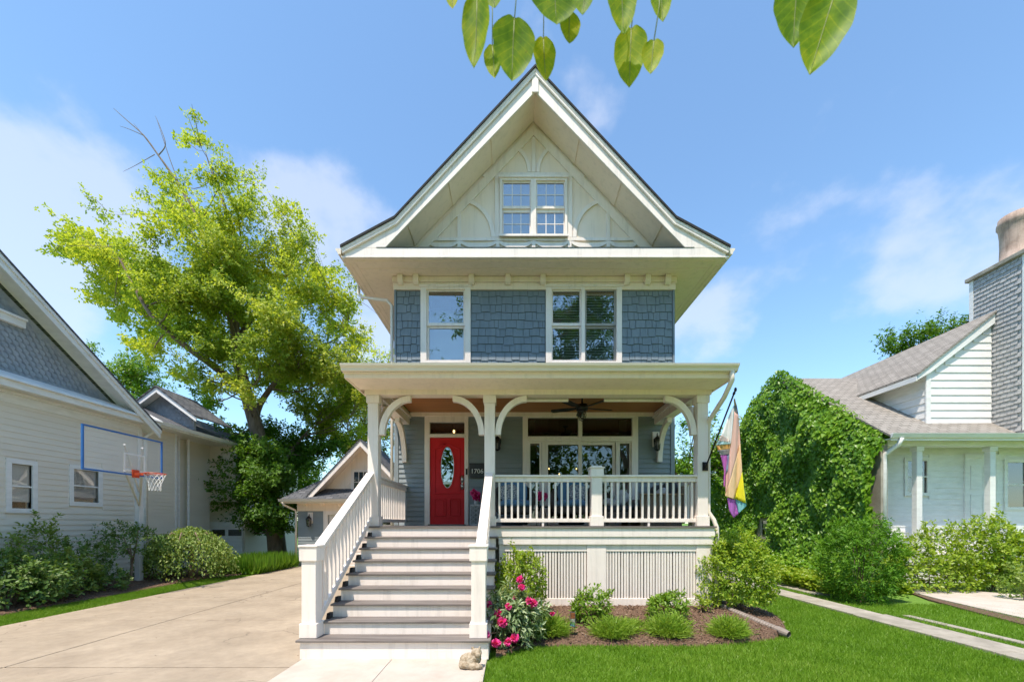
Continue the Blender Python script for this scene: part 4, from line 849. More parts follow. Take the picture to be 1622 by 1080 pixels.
m = MB(); m.ext([(ux - .4, up(ux - .4) + .10), (ur_, urz + .10), (2 * ur_ - ux + .4, up(ux - .4) + .10), (2 * ur_ - ux + .4, up(ux - .4) + .03), (ur_, urz + .03), (ux - .4, up(ux - .4) + .03)], 'y', uy - .16, 20); build(m, 'upper_roof', ROOFT2, nr)
m = MB(); m.ext([(ux - .38, up(ux - .38) + .028), (ur_, urz + .028), (ur_, urz - .28), (ux + .02, uz - .2), (ux - .38, up(ux - .38) - .12)], 'y', uy - .12, uy - .06); m.box(ux - .4, ux - .36, uy - .1, 19.5, up(ux - .4) - .13, up(ux - .4) + .02); m.box(ux - .36, ux + .0, uy - .05, 19.5, uz - .24, uz - .2); build(m, 'upper_rake', NWHITE, nr, bev=.006)
# chimney clad in grey shingles
ch0, ch1, cy0, cy1, cht = 14.88, 16.3, 12.15, 13.6, 9.6
m = MB(); m.box(ch0, ch1, cy0, cy1, RE + .1, cht); chm = build(m, 'chimney', CHIM, nr)
vs = []; fs = []; z = RE + .2; r_ = 0
while z < cht - .05:
    y = cy0 + .08 + (r_ % 2) * .09
    while y < cy1 - .16:
        wq = .17; b = len(vs); jj = random.uniform(-.012, .012)
        vs += [(ch0 - .03, y, z + jj), (ch0 - .03, y + wq, z + jj), (ch0 - .004, y + wq, min(z + .15, cht)), (ch0 - .004, y, min(z + .15, cht)), (ch0 - .001, y, z + jj), (ch0 - .001, y + wq, z + jj)]; fs += [(b, b + 1, b + 2, b + 3), (b, b + 4, b + 5, b + 1)]; y += .18
    x = ch0 + .08 + (r_ % 2) * .09
    while x < ch1 - .16:
        wq = .17; b = len(vs); jj = random.uniform(-.012, .012)
        vs += [(x, cy0 - .03, z + jj), (x + wq, cy0 - .03, z + jj), (x + wq, cy0 - .004, min(z + .15, cht)), (x, cy0 - .004, min(z + .15, cht)), (x, cy0 - .001, z + jj), (x + wq, cy0 - .001, z + jj)]; fs += [(b, b + 1, b + 2, b + 3), (b, b + 4, b + 5, b + 1)]; x += .18
    z += .135; r_ += 1
m = MB(); m.add(vs, fs); stuff(build(m, 'chimney_shingles', CHIM, chm))
m = MB(); m.box(ch0 - .02, ch0 + .06, cy0 - .04, cy0 + .06, RE + .2, cht); m.box(ch0 - .03, ch0 + .04, cy1 - .1, cy1 + .02, RE + .2, cht); build(m, 'corner_board', NWHITE, chm)
m = MB(); m.box(ch0 - .1, ch1 + .1, cy0 - .1, cy1 + .1, cht, cht + .13); build(m, 'chimney_cap', RIB, chm, bev=.02)
m = MB(); m.lathe([(.46, 0), (.48, .06), (.48, .14), (.43, .2), (.42, .55), (.425, .9), (.45, 1.15), (.49, 1.22), (.49, 1.32), (.46, 1.36), (.46, 1.46), (.40, 1.48), (.38, 1.2)], ((ch0 + ch1) / 2 - .05, (cy0 + cy1) / 2 - .05, cht + .13), 20); build(m, 'chimney_pot', CLAY, chm, smooth=True)
# small window in the ivy wall
m = MB(); m.panel(17.6, 18.5, 1.1, 2.0, [(17.72, 18.38, 1.2, 1.54), (17.72, 18.38, 1.58, 1.9)], RX - .04, RX + .05, ax='x'); wn = build(m, 'window', RIB, nr); m = MB(); m.box(RX - .015, RX - .01, 17.72, 18.38, 1.2, 1.9); build(m, 'pane', GLASSD, wn)

# ------------------------------------------------------------------ foliage materials and builders
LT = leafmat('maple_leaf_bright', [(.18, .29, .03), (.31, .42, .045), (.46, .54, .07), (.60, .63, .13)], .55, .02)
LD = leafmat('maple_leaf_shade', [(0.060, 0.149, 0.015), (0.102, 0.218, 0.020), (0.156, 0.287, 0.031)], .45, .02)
LY = leafmat('yellow_green_leaf', [(.17, .23, .04), (.27, .33, .065), (.38, .42, .10)], .5, .02)
LI = leafmat('ivy_leaf', [(0.083, 0.212, 0.013), (0.138, 0.298, 0.015), (0.207, 0.377, 0.023), (0.304, 0.462, 0.045)], .35, .035, .4)
LS = leafmat('shrub_leaf', [(0.103, 0.213, 0.015), (0.161, 0.297, 0.024), (0.230, 0.370, 0.039), (0.322, 0.448, 0.077)], .4, .03, .4)
LB = leafmat('bright_shrub_leaf', [(.15, .27, .014), (.23, .36, .022), (.32, .43, .038), (.40, .48, .07)], .4, .03, .4)
LW = leafmat('weeping_shrub_leaf', [(0.117, 0.208, 0.033), (0.195, 0.305, 0.058), (0.305, 0.403, 0.104), (0.429, 0.494, 0.182)], .4, .02)
LK = leafmat('dark_bed_leaf', [(0.061, 0.135, 0.026), (0.108, 0.209, 0.044), (0.176, 0.277, 0.072), (0.297, 0.378, 0.143)], .35, .03, .4)
LYEW = leafmat('yew_leaf', [(0.039, 0.124, 0.010), (0.085, 0.221, 0.014), (0.150, 0.325, 0.024), (0.208, 0.403, 0.036)], .35, .02)
LP = leafmat('peony_leaf', [(0.094, 0.188, 0.055), (0.164, 0.266, 0.094), (0.281, 0.367, 0.164), (0.656, 0.7, 0.469)], .3, .05, .35)
LF = leafmat('feathery_tuft_leaf', [(0.168, 0.300, 0.028), (0.252, 0.396, 0.044), (0.348, 0.480, 0.077)], .45, .02)
LH = leafmat('daylily_leaf', [(.08, .20, .014), (.14, .29, .02), (.22, .38, .035)], .45, .03)
PINK = leafmat('magenta_petal', [(.66, .012, .19), (.80, .03, .29), (.88, .09, .40), (.92, .22, .52)], .3, .04)
PINK2 = leafmat('pale_pink_petal', [(.6, .25, .35), (.75, .45, .55)], .3, .04)
FGL = leafmat('hanging_leaf', [(0.100, 0.213, 0.007), (0.188, 0.312, 0.010), (0.312, 0.400, 0.012), (0.475, 0.475, 0.024)], .5, .02, .5)

def unit(n):
    d = rng.normal(size=(n, 3)); return d / np.linalg.norm(d, axis=1, keepdims=True)
def bumpf(nw=7, f=3.0):
    k = unit(nw) * f * rng.uniform(.6, 1.6, (nw, 1)); ph = rng.uniform(0, 6.28, nw)
    return lambda d: np.sin(d @ k.T + ph).sum(1) / nw ** .5 * .75
def sprigs(cent, ax, per, size, spread, name, mat, parent, wr=.5, shape='leaf', droop=0., tint=None, jit=.35, fold=.12):
    n = len(cent); C = np.repeat(cent, per, 0); A = np.repeat(ax, per, 0); A = A / (np.linalg.norm(A, axis=1, keepdims=True) + 1e-9)
    q = unit(n * per); rad = q - A * (q * A).sum(1, keepdims=True); rad /= np.linalg.norm(rad, axis=1, keepdims=True) + 1e-9
    t = rng.uniform(-.2, 1, (n * per, 1)); p = C + A * t * spread + rad * spread * .12
    a = rad * 1.0 + A * (.35 + .6 * t) + rng.normal(0, jit, p.shape); a[:, 2] -= droop
    nn = A * 1.0 - rad * .35 + np.array([0, 0, .7]) + rng.normal(0, jit, p.shape)
    s = size * rng.uniform(.6, 1.15, n * per)
    tt = None
    if tint is not None: tt = np.repeat(tint, per) + rng.normal(0, .14, n * per)
    return leaves(name, p, a, nn, s, wr, mat, parent, shape=shape, tint=tt, fold=fold)
def shrub(name, label, cat, base, r, n, size, mat, group=None, wr=.55, shape='leaf', per=7, inner=.45, bump=.22, zlo=-.55, cz=.55, droop=0., up=.35, spread=None, stems=7, fold=.12, sq=1.0, tintb=.45):
    th = T(name, label, cat, base, group); c = np.array(base) + [0, 0, r[2] * cz / (1) if cz < 1 else r[2]]
    m_ = n // per; d = unit(m_ * 2); d = d[d[:, 2] > zlo][:m_]; f = bumpf(); fb = f(d)
    rr = np.array([r[0], r[1], r[2] * (1 - cz) if False else r[2]])
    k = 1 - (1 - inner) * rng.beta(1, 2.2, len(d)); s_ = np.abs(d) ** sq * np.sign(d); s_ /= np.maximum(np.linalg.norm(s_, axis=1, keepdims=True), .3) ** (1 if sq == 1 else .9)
    p = c + s_ * rr * ((1 + bump * fb) * k)[:, None]
    nsh = max(5, m_ // 45); sd2 = unit(nsh); sd2[:, 2] = np.abs(sd2[:, 2]) * .9 + .15; sd2 /= np.linalg.norm(sd2, axis=1, keepdims=True)
    ts = np.linspace(.8, 1.0, 6); ext_ = rng.uniform(.06, .24, nsh); fs2 = f(sd2)
    sp = np.concatenate([c + sd2 * rr * ((1 + bump * fs2) * (t_ + (t_ - .8) * 5 * ext_))[:, None] + rng.normal(0, .012, sd2.shape) for t_ in ts])
    p = np.concatenate([p, sp]); d = np.concatenate([d, np.tile(sd2, (6, 1))]); fb = np.concatenate([fb, np.tile(fs2, 6)]); k = np.concatenate([k, np.ones(6 * nsh)])
    keep = p[:, 2] > base[2] + .02; p, d, fb, k = p[keep], d[keep], fb[keep], k[keep]
    ax = d + np.array([0, 0, up]) + rng.normal(0, .3, d.shape)
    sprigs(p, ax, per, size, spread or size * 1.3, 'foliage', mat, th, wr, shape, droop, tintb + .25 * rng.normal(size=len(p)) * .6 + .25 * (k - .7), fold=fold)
    mb = MB()
    for i in range(stems):
        q = p[rng.integers(len(p))]; b0 = Vector(base) + Vector((random.uniform(-.12, .12) * r[0], random.uniform(-.12, .12) * r[1], -.03)); q = Vector(q)
        mid = (b0 + q) / 2 + Vector((0, 0, .1 * r[2])); mb.tube([b0, mid, b0.lerp(q, .92)], [.014, .010, .004], 5)
    if stems: build(mb, 'stem', TWIG, th)
    return th

def tree(name, label, base, trunk, lobes, leafsz, mat, limbs=(), dens=850, group=None, tr=.35, twigs=True, mat2=None, bare=(), per=6):
    th = T(name, label, 'tree', base, group); tk = MB(); nodes = []
    def path(pts, r0, r1, seg=8):
        pts = [Vector(p) for p in pts]; out = []
        for i in range(len(pts) - 1):
            p0, p1, p2, p3 = pts[max(i - 1, 0)], pts[i], pts[i + 1], pts[min(i + 2, len(pts) - 1)]
            for j in range(4):
                t = j / 4; out.append(.5 * ((2 * p1) + (p2 - p0) * t + (2 * p0 - 5 * p1 + 4 * p2 - p3) * t * t + (3 * p1 - p0 - 3 * p2 + p3) * t ** 3))
        out.append(pts[-1]); n = len(out); rr = [r0 + (r1 - r0) * (i / (n - 1)) ** .8 for i in range(n)]
        tk.tube(out, rr, seg, cap=False); return list(zip(out, rr))
    nodes += path(trunk, tr, tr * .55, 12)
    for l in limbs: nodes += path(l[0], l[1], l[2], 8)
    for l in bare: path(l[0], l[1], l[2], 5)
    o = None
    cents = {0: [], 1: []}; axs = {0: [], 1: []}; tin = {0: [], 1: []}
    for L_ in lobes:
        c = Vector(L_[0]); r = L_[1]; dn = L_[2] if len(L_) > 2 else 1.0; mi = L_[3] if len(L_) > 3 else 0; lt = rng.normal(.5, .12)
        cand = [q for q in nodes if q[0].z < c.z + .4 * r] or nodes
        a, ra = min(cand, key=lambda q: (q[0] - c).length + max(0, q[0].z - c.z) * 2)
        mid = a.lerp(c, .5) + Vector((random.uniform(-.1, .1), random.uniform(-.1, .1), -.10 + random.uniform(-.08, .08))) * (c - a).length; r0 = min(ra * .55, .02 + .022 * r)
        sub = path([a, mid, c], r0, r0 * .35, 6)
        nt_ = max(4, int(9 * r * dn)); tips = []
        for i in range(nt_):
            d = Vector(unit(1)[0]); d.z = d.z * .75 + .2; e = c + Vector((d.x, d.y, d.z * .85)) * r * random.uniform(.6, 1.05); s0 = sub[random.randrange(len(sub) // 3, len(sub))][0]
            md = s0.lerp(e, .5) + Vector(unit(1)[0]) * .12 * r
            if twigs: tk.tube([s0, md, e], [max(r0 * .3, .012), .01, .005], 4, cap=False)
            tips.append((s0, md, e))
        ns = int(dens * dn * r * r / per); t = rng.uniform(.3, 1.06, ns); ii = rng.integers(0, nt_, ns)
        S = np.array([[*x[0]] for x in tips])[ii]; M_ = np.array([[*x[1]] for x in tips])[ii]; E = np.array([[*x[2]] for x in tips])[ii]
        t_ = t[:, None]; pp = (1 - t_) ** 2 * S + 2 * t_ * (1 - t_) * M_ + t_ ** 2 * E + rng.normal(0, .13 + .06 * r, (ns, 3)) * np.array([1, 1, .7])
        ax = (E - S) + rng.normal(0, .5, (ns, 3)) + np.array([0, 0, .2]); cents[mi].append(pp); axs[mi].append(ax); tin[mi].append(np.full(ns, lt) + rng.normal(0, .08, ns))
    build(tk, 'trunk', BARK, th, smooth=True)
    for mi, mt in ((0, mat), (1, mat2 or mat)):
        if cents[mi]: sprigs(np.concatenate(cents[mi]), np.concatenate(axs[mi]), per, leafsz, leafsz * 1.1, 'crown', mt, th, .55, 'leaf', .35, np.concatenate(tin[mi]))
    return th

# ------------------------------------------------------------------ the big maple
D = 19.6
def W(u, v, dd=0.): return tuple(P(u, v, D + dd))
lob = []; lr = random.Random(5)
for u, v, r, dn in [(110, 372, 1.25, .5), (85, 390, .8, .4), (160, 405, 1.7, .75), (150, 330, .8, .4), (205, 440, 2.0, .95), (190, 485, 1.7, .9), (245, 395, 1.4, .55), (255, 335, 1.0, .3), (262, 520, 1.8, .9), (250, 560, 1.2, .7),
                    (300, 345, 1.5, .75), (330, 400, 2.2, 1), (395, 415, 2.3, 1), (300, 465, 2.4, 1.05), (385, 490, 2.5, 1.05), (455, 405, 1.7, .75), (495, 375, 1.1, .4), (440, 335, 1.1, .35), (485, 455, 2.1, .9), (540, 500, 1.5, .6), (520, 430, 1.1, .4),
                    (335, 265, 1.15, .6), (312, 222, .85, .5), (310, 185, .4, .5), (262, 285, .9, .35), (285, 300, .9, .4), (375, 330, 1.5, .65), (410, 290, .8, .3), (480, 560, 2.3, .95), (550, 580, 1.7, .8), (420, 545, 1.6, .8), (300, 600, .9, .5), (590, 590, .8, .4), (575, 545, 1.1, .5), (565, 620, 1.4, .7), (520, 590, 1.6, .8), (540, 460, 1.0, .45), (440, 600, 1.9, .95), (510, 650, 2.0, .95), (555, 690, 1.4, .8), (345, 545, 1.7, .85), (325, 600, 1.2, .6), (580, 640, 1.1, .5)]:
    lob.append((W(u, v, lr.uniform(-2.6, 2.2)), r, dn, 0))
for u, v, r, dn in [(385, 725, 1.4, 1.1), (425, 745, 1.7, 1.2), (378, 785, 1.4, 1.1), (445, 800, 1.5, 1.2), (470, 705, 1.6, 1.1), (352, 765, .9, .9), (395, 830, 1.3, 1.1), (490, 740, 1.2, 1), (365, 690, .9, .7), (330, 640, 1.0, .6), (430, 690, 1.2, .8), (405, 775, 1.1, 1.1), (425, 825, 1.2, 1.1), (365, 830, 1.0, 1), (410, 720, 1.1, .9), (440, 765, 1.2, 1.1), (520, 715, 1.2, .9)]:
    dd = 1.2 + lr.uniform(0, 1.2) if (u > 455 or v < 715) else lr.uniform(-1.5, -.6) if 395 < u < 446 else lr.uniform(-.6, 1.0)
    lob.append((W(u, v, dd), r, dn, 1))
for u, v, r, dn in [(330, 560, 1.3, .9), (300, 515, 1.3, .8), (415, 575, 1.2, .8), (350, 610, .9, .7), (450, 545, 1.4, .8), (345, 480, 1.5, .9), (420, 500, 1.6, .9), (270, 470, 1.3, .8), (400, 620, .8, .6)]:
    lob.append((W(u, v, lr.uniform(-2.8, -1.6)), r, dn, 0))
bt = P(441, 880, D); bt.z = 0
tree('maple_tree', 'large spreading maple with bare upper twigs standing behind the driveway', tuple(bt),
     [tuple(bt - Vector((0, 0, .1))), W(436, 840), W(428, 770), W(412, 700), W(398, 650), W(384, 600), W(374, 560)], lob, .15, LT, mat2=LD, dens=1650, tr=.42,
     limbs=[([W(390, 625), W(345, 585, -.8), W(290, 545, -1.6), W(240, 500, -2), W(205, 440, -2), W(180, 390, -2)], .22, .015), ([W(374, 560), W(372, 500), W(378, 440), W(372, 370), W(345, 300), W(325, 240)], .24, .015),
            ([W(404, 675, .3), W(412, 640, .4), W(450, 590, .6), W(500, 555, .6), W(545, 530, .6)], .2, .02), ([W(374, 540), W(410, 490, .8), W(450, 440, 1), W(490, 410, 1)], .14, .015), ([W(372, 480), W(330, 420, -.8), W(300, 360, -1), W(285, 310, -1)], .12, .015), ([W(428, 770), W(452, 730, 1), W(480, 690, 1.3)], .16, .05)],
     bare=[([W(330, 400), W(305, 330), W(275, 280), W(250, 245), W(228, 215), W(200, 190), W(180, 172)], .07, .008), ([W(250, 247), W(262, 230), W(255, 205), W(246, 184)], .03, .006), ([W(228, 215), W(205, 205), W(190, 200)], .02, .005), ([W(275, 282), W(240, 232), W(212, 196)], .03, .006), ([W(295, 320), W(270, 255), W(248, 188)], .03, .006), ([W(245, 245), W(215, 262), W(195, 272)], .018, .005), ([W(545, 470), W(575, 480), W(600, 500)], .02, .005)])

# ------------------------------------------------------------------ trees farther off
def crowd(cx, cy, rx, rz_, d, n, rr): return [(tuple(P(cx, cy, d) + Vector((random.uniform(-1, 1) * rx, random.uniform(-1, 1) * rx * .6, random.uniform(-1, 1) * rz_))), rr * random.uniform(.75, 1.25), 1.0) for _ in range(n)]
def bgtree(name, label, u, v, d, rx, rz_, n, rr, mat, dens=330, sz=.22, tr=.2, extra=(), group=None):
    c = P(u, v, d); return tree(name, label, (c.x, d, 0), [(c.x, d, -.1), (c.x + .1, d, c.z * .4), (c.x, d, c.z * .8)], crowd(u, v, rx, rz_, d, n, rr) + list(extra), sz, mat, dens=dens, tr=tr, per=5, group=group)
bgtree('background_tree', 'pale yellow green tree rising behind the garage roof', 575, 655, 27, 2.6, 2.4, 11, 1.6, LY, 420, .2)
bgtree('background_tree', 'thin leafy treetop peeking above the porch roof at its left corner', 590, 600, 31, 1.6, 2.0, 6, 1.3, LT, 240, .2)
bgtree('background_tree', 'round green treetop behind the scalloped dormer', 210, 605, 36, 1.8, 1.2, 9, 1.6, LS, 330, .24)
bgtree('background_tree', 'small tuft of tree beyond the taupe gable slope', 143, 552, 40, .5, .4, 3, .6, LS, 300, .24, .1)
bgtree('background_tree', 'feathery green treetop above the white neighbour roof ridge', 1468, 528, 30, 2.0, .7, 9, 1.0, LD, 420, .24)
bgtree('background_tree', 'bright green tree between porch column and ivy wall', 1165, 715, 25, 1.8, 2.2, 10, 1.5, LY, 420, .2)
bgtree('background_tree', 'dense green tree seen through the right porch bay', 1092, 735, 21, 1.6, 2.2, 11, 1.35, LI, 520, .17)
bgtree('background_tree', 'leafy tree filling the gap behind the garage and taupe house', 455, 790, 30, 4, 2.6, 12, 2.0, LD, 260, .24)
# trees of the street behind the viewer: seen only as reflections in the glass
sx_ = 3.0
st0 = tree('street_tree', 'tall leafy street tree reflected in the upper windows', (sx_, -19, 0), [(sx_, -19, -.1), (sx_ + .2, -19, 5), (sx_, -19, 12), (sx_, -19, 21)],
     [((sx_ + random.uniform(-8, 8), -19 + random.uniform(-3, 3), random.uniform(5, 24)), random.uniform(1.6, 2.6), 1.0) for _ in range(44)], .3, LD, dens=230, tr=.4, per=5)
cptree(st0, (-17, -22, -3), 'leafy street tree reflected at the left of the door glass'); cptree(st0, (19, -21, -4), 'leafy street tree reflected at the right of the patio door')
st1 = shrub('street_hedge', 'green hedge across the street reflected in the patio door', 'hedge', (2, -24, 0), (26, 2.0, 6.5), 12000, .6, LD, None, bump=.12, cz=.6, stems=4)

# ------------------------------------------------------------------ ivy on the neighbour's side wall
n = 40000; y = rng.uniform(12.42, 22.6, n); top = np.where(y < RYR + .5, RE + .12 + (np.minimum(y, RYR + .3) - RY) * .755, RE + .12 + (RYR + .3 - RY) * .755 - .25 * np.clip(y - RYR - .3, 0, 9) ** 1.7)
zz = rng.uniform(0, 1, n) ** .9 * (top + .1); d2 = np.stack([y * .9, zz * .9, y * 0], -1); f1 = bumpf(9, 2.2); f2 = bumpf(7, .9)
f4 = bumpf(9, 5.5); th_ = .36 + .17 * f1(d2) + .13 * f2(d2) + .10 * f4(d2) + .25 * np.clip(1 - zz / 2.2, 0, 1); crest = np.clip((zz - top + .7) / .7, 0, 1); th_ = th_ * (1 - .75 * crest) - .45 * crest * rng.uniform(0, 1, n)
hole = (y > 17.45) & (y < 18.65) & (zz > 1.0) & (zz < 2.1); keep = ~hole
x = RX - th_ * rng.uniform(.55, 1.08, n)
p = np.stack([x, y, zz], -1)[keep]; n = len(p)
a = np.stack([rng.normal(-.35, .25, n), rng.normal(0, .45, n), rng.normal(-.8, .3, n)], -1); nn = np.stack([rng.normal(-1, .3, n), rng.normal(-.35, .35, n), rng.normal(.75, .35, n)], -1)
iv = leaves('ivy', p, a, nn, rng.uniform(.07, .155, n), .95, LI, None, shape='ivy', tint=rng.beta(2.0, 2.6, n) + .12 * f1(d2)[keep] + .10 * f4(d2)[keep])
tag(iv, 'thick green ivy covering the side wall of the white house', 'ivy')

# ------------------------------------------------------------------ planting bed by the porch
def hb(x, y): return .02 + .24 * np.clip((y - 6.25) / 1.4, 0, 1) * np.clip((5.2 - x) / 1.3, 0, 1)
bedmesh('planting_bed', BED, hb, 150, 7000)
def gz(x, y): return float(hb(np.array(x), np.array(y)))
def at(u, d): x = X(u, d); return (x, d, gz(x, d))
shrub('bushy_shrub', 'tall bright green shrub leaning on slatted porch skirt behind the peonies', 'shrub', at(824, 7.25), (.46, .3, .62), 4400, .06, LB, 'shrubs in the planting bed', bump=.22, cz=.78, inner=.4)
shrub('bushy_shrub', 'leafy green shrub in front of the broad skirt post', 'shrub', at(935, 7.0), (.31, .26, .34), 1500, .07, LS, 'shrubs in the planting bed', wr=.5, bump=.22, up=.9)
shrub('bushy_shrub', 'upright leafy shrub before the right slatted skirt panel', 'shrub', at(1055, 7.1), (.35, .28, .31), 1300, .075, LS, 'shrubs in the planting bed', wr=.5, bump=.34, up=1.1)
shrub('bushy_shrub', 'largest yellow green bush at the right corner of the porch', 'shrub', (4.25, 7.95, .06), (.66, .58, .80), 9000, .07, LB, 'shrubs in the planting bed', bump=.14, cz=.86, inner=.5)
shrub('bushy_shrub', 'tiny pale seedling at foot of porch corner post', 'plant', at(1112, 7.5), (.16, .12, .13), 160, .05, LB, None, inner=.1, stems=2)
def tuft(u, d, r, h, n, label):
    b = at(u, d); th = T('grassy_tuft', label, 'plant', b, 'low feathery tufts along the bed edge'); dd = unit(n); dd[:, 2] = np.abs(dd[:, 2]) * .9 + .25; dd /= np.linalg.norm(dd, axis=1, keepdims=True)
    s0 = np.array(b) + np.stack([rng.normal(0, r * .33, n), rng.normal(0, r * .3, n), np.zeros(n)], -1); off = (s0 - np.array(b)); dd += off / r * .75
    q = s0 + dd * np.array([r, r, h]) * rng.uniform(.15, .8, (n, 1)); leaves('foliage', q, dd + rng.normal(0, .3, dd.shape), unit(n), rng.uniform(.05, .11, n), .16, LF, th, shape='blade')
    leaves('base_foliage', s0, dd * [1, 1, .8], unit(n), rng.uniform(.8, 1.1, n) * h * .75, .03, LF, th, shape='blade')
tuft(874, 6.55, .21, .33, 2000, 'low feathery green tuft beside the peony bush'); tuft(968, 6.5, .22, .33, 2000, 'low feathery green tuft below the skirt post shrub'); tuft(988, 6.62, .2, .22, 900, 'smaller feathery tuft joined to its neighbour in the bed middle')
tuft(1058, 6.55, .24, .37, 2200, 'roundest feathery green tuft below the right skirt panel'); tuft(1154, 6.5, .20, .36, 1700, 'feathery green tuft beside the drain pipe'); tuft(1003, 6.85, .13, .13, 300, 'tiny sprouting tuft in the middle of the mulch')
# peony
pb = at(808, 6.25); pe = shrub('peony_bush', 'peony bush with magenta blooms beside the staircase', 'peony', pb, (.38, .33, .40), 3000, .13, LP, None, wr=.27, bump=.25, cz=.75, inner=.25, droop=.5, per=8)
nf = 46; q = unit(nf); q[:, 2] = q[:, 2] * .8 + .15; tmp = leaves('flower', q * .018, q, np.cross(q, unit(nf)), rng.uniform(.045, .062, nf), .95, PINK, pe, shape='round', fold=.35)
q2 = tmp.data; fl = [tmp]
spots = [(829, 920, 6.15, 1.0), (823, 934, 6.1, .95), (833, 950, 6.05, .95), (840, 956, 6.0, 1.1), (804, 963, 5.95, .9), (789, 973, 5.85, 1.3), (803, 982, 5.8, 1.35), (776, 1003, 5.65, 1.15), (786, 1026, 5.6, 1.15), (811, 1017, 5.75, 1.0), (821, 1013, 5.78, 1.15), (771, 957, 6.0, .9), (757, 960, 6.2, .6), (871, 972, 6.4, .7), (817, 948, 6.1, .6)]
for i, (u, v, d, s) in enumerate(spots):
    o = tmp if i == 0 else cp(tmp, pe); o.location = P(u, v, d) - Vector(pb); o.scale = (s * .9, s * .9, s * .85); o.rotation_euler = (random.uniform(0, 6), random.uniform(0, 6), random.uniform(0, 6))
stm = MB()
for u, v, d, s in spots:
    e = P(u, v, d); b0 = Vector(pb) + Vector((random.uniform(-.1, .1), random.uniform(-.05, .1), 0)); stm.tube([b0, b0.lerp(e, .5) + Vector((0, 0, .08)), e], .005, 5)
build(stm, 'flower_stem', LS if False else TWIG, pe)
# plant tag and drain pipe
tg = T('plant_marker', 'small picture plant marker on wire stake in the mulch', 'sign', at(907, 6.45))
b = at(907, 6.45); m = MB()
for s in (-.03, .03): m.tube([(b[0] + s, b[1], b[2] - .05), (b[0] + s, b[1], b[2] + .26)], .003, 5)
build(m, 'wire_stake', BLACK, tg)
m = MB(); m.box(b[0] - .042, b[0] + .042, b[1] - .006, b[1] + .002, b[2] + .15, b[2] + .38); build(m, 'plate', pm('marker_backing', (.08, .09, .09)), tg)
for z0, z1, cc, nm in ((.28, .37, (.35, .12, .04), 'orange_print'), (.225, .275, (.45, .45, .38), 'pale_print'), (.19, .222, (.18, .35, .12), 'green_print'), (.16, .188, (.12, .32, .42), 'blue_print')):
    m = MB(); m.box(b[0] - .034, b[0] + .034, b[1] - .0085, b[1] - .0065, b[2] + z0, b[2] + z1); build(m, nm, pm('marker_' + nm, cc, tuple(x * .3 for x in cc), 60), tg)
PIPE = pm('grey_brown_plastic_pipe', (.20, .16, .135), (.26, .215, .185), 6, .55)
a, b = Vector((3.86, 7.72, .26)), Vector((4.3, 6.72, .07)); m = MB(); n = 46
m.tube([a.lerp(b, i / n) + Vector((0, 0, .015 * math.sin(i))) * 0 for i in range(n + 1)], [.062 if i % 2 else .054 for i in range(n + 1)], 12); dp = build(m, 'drain_pipe', PIPE, smooth=False)
tag(dp, 'grey brown corrugated drain pipe lying across the mulch edge', 'pipe')
m = MB(); d_ = (b - a).normalized(); m.tube([b - d_ * .05, b + d_ * .05, b + d_ * .14], [.068, .064, .052], 12, cap=False); build(m, 'nozzle', PIPE, dp)

# ------------------------------------------------------------------ left border
LBED = [(-9.95, 3.0), (-9.95, 13.6), (-9.4, 14.6), (-9.2, 15.6), (-9.4, 18.6), (-12.2, 18.6), (-12.4, 14.0), (-12.4, 3.0)]
bedmesh('border_bed', LBED, lambda x, y: .03 + .05 * np.clip((-9.95 - x), 0, 1) + 0 * y, 110, 5000)
GRP = 'shrubs along the taupe house wall'
def ls(u, v, d, r, n, sz, mat, label, **k):
    c = (X(u, d), d, .05); return shrub('border_shrub', label, 'shrub', c, r, n, sz, mat, GRP, **k)
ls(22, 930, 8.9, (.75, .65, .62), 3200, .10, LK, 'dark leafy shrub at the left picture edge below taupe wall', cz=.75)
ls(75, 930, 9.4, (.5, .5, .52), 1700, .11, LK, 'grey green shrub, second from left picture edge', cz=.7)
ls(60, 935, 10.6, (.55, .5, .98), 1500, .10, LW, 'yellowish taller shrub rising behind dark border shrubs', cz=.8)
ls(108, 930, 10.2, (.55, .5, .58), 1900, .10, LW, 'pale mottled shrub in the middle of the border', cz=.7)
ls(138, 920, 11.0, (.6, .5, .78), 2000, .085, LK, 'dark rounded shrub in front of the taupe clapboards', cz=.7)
ls(165, 930, 10.9, (.45, .4, .38), 1100, .08, LK, 'low dark shrub next to the small sapling', cz=.6)
th = shrub('small_tree', 'slender sapling with thin trunk beside the white corner board', 'tree', (X(205, 12.2), 12.2, .05), (.75, .6, .62), 2200, .08, LK, None, cz=1.0, bump=.4, stems=0, zlo=-.6)
th2 = [o for o in th.children if o.name.startswith('foliage')][0]; th2.location.z += .55
m = MB(); bx_ = X(207, 12.2); m.tube([(bx_, 12.2, 0), (bx_ + .03, 12.2, .6), (bx_ - .02, 12.2, 1.2)], [.04, .03, .02], 7); m.tube([(bx_ + .03, 12.2, .6), (bx_ + .25, 12.1, 1.15), (bx_ + .4, 12.0, 1.6)], [.025, .018, .01], 6); m.tube([(bx_, 12.2, .8), (bx_ - .3, 12.3, 1.4)], [.02, .01], 6); build(m, 'trunk', BARK, th)
ls(250, 915, 13.2, (.7, .6, .66), 2400, .08, LK, 'dark shrub between sapling and weeping shrub', cz=.7)
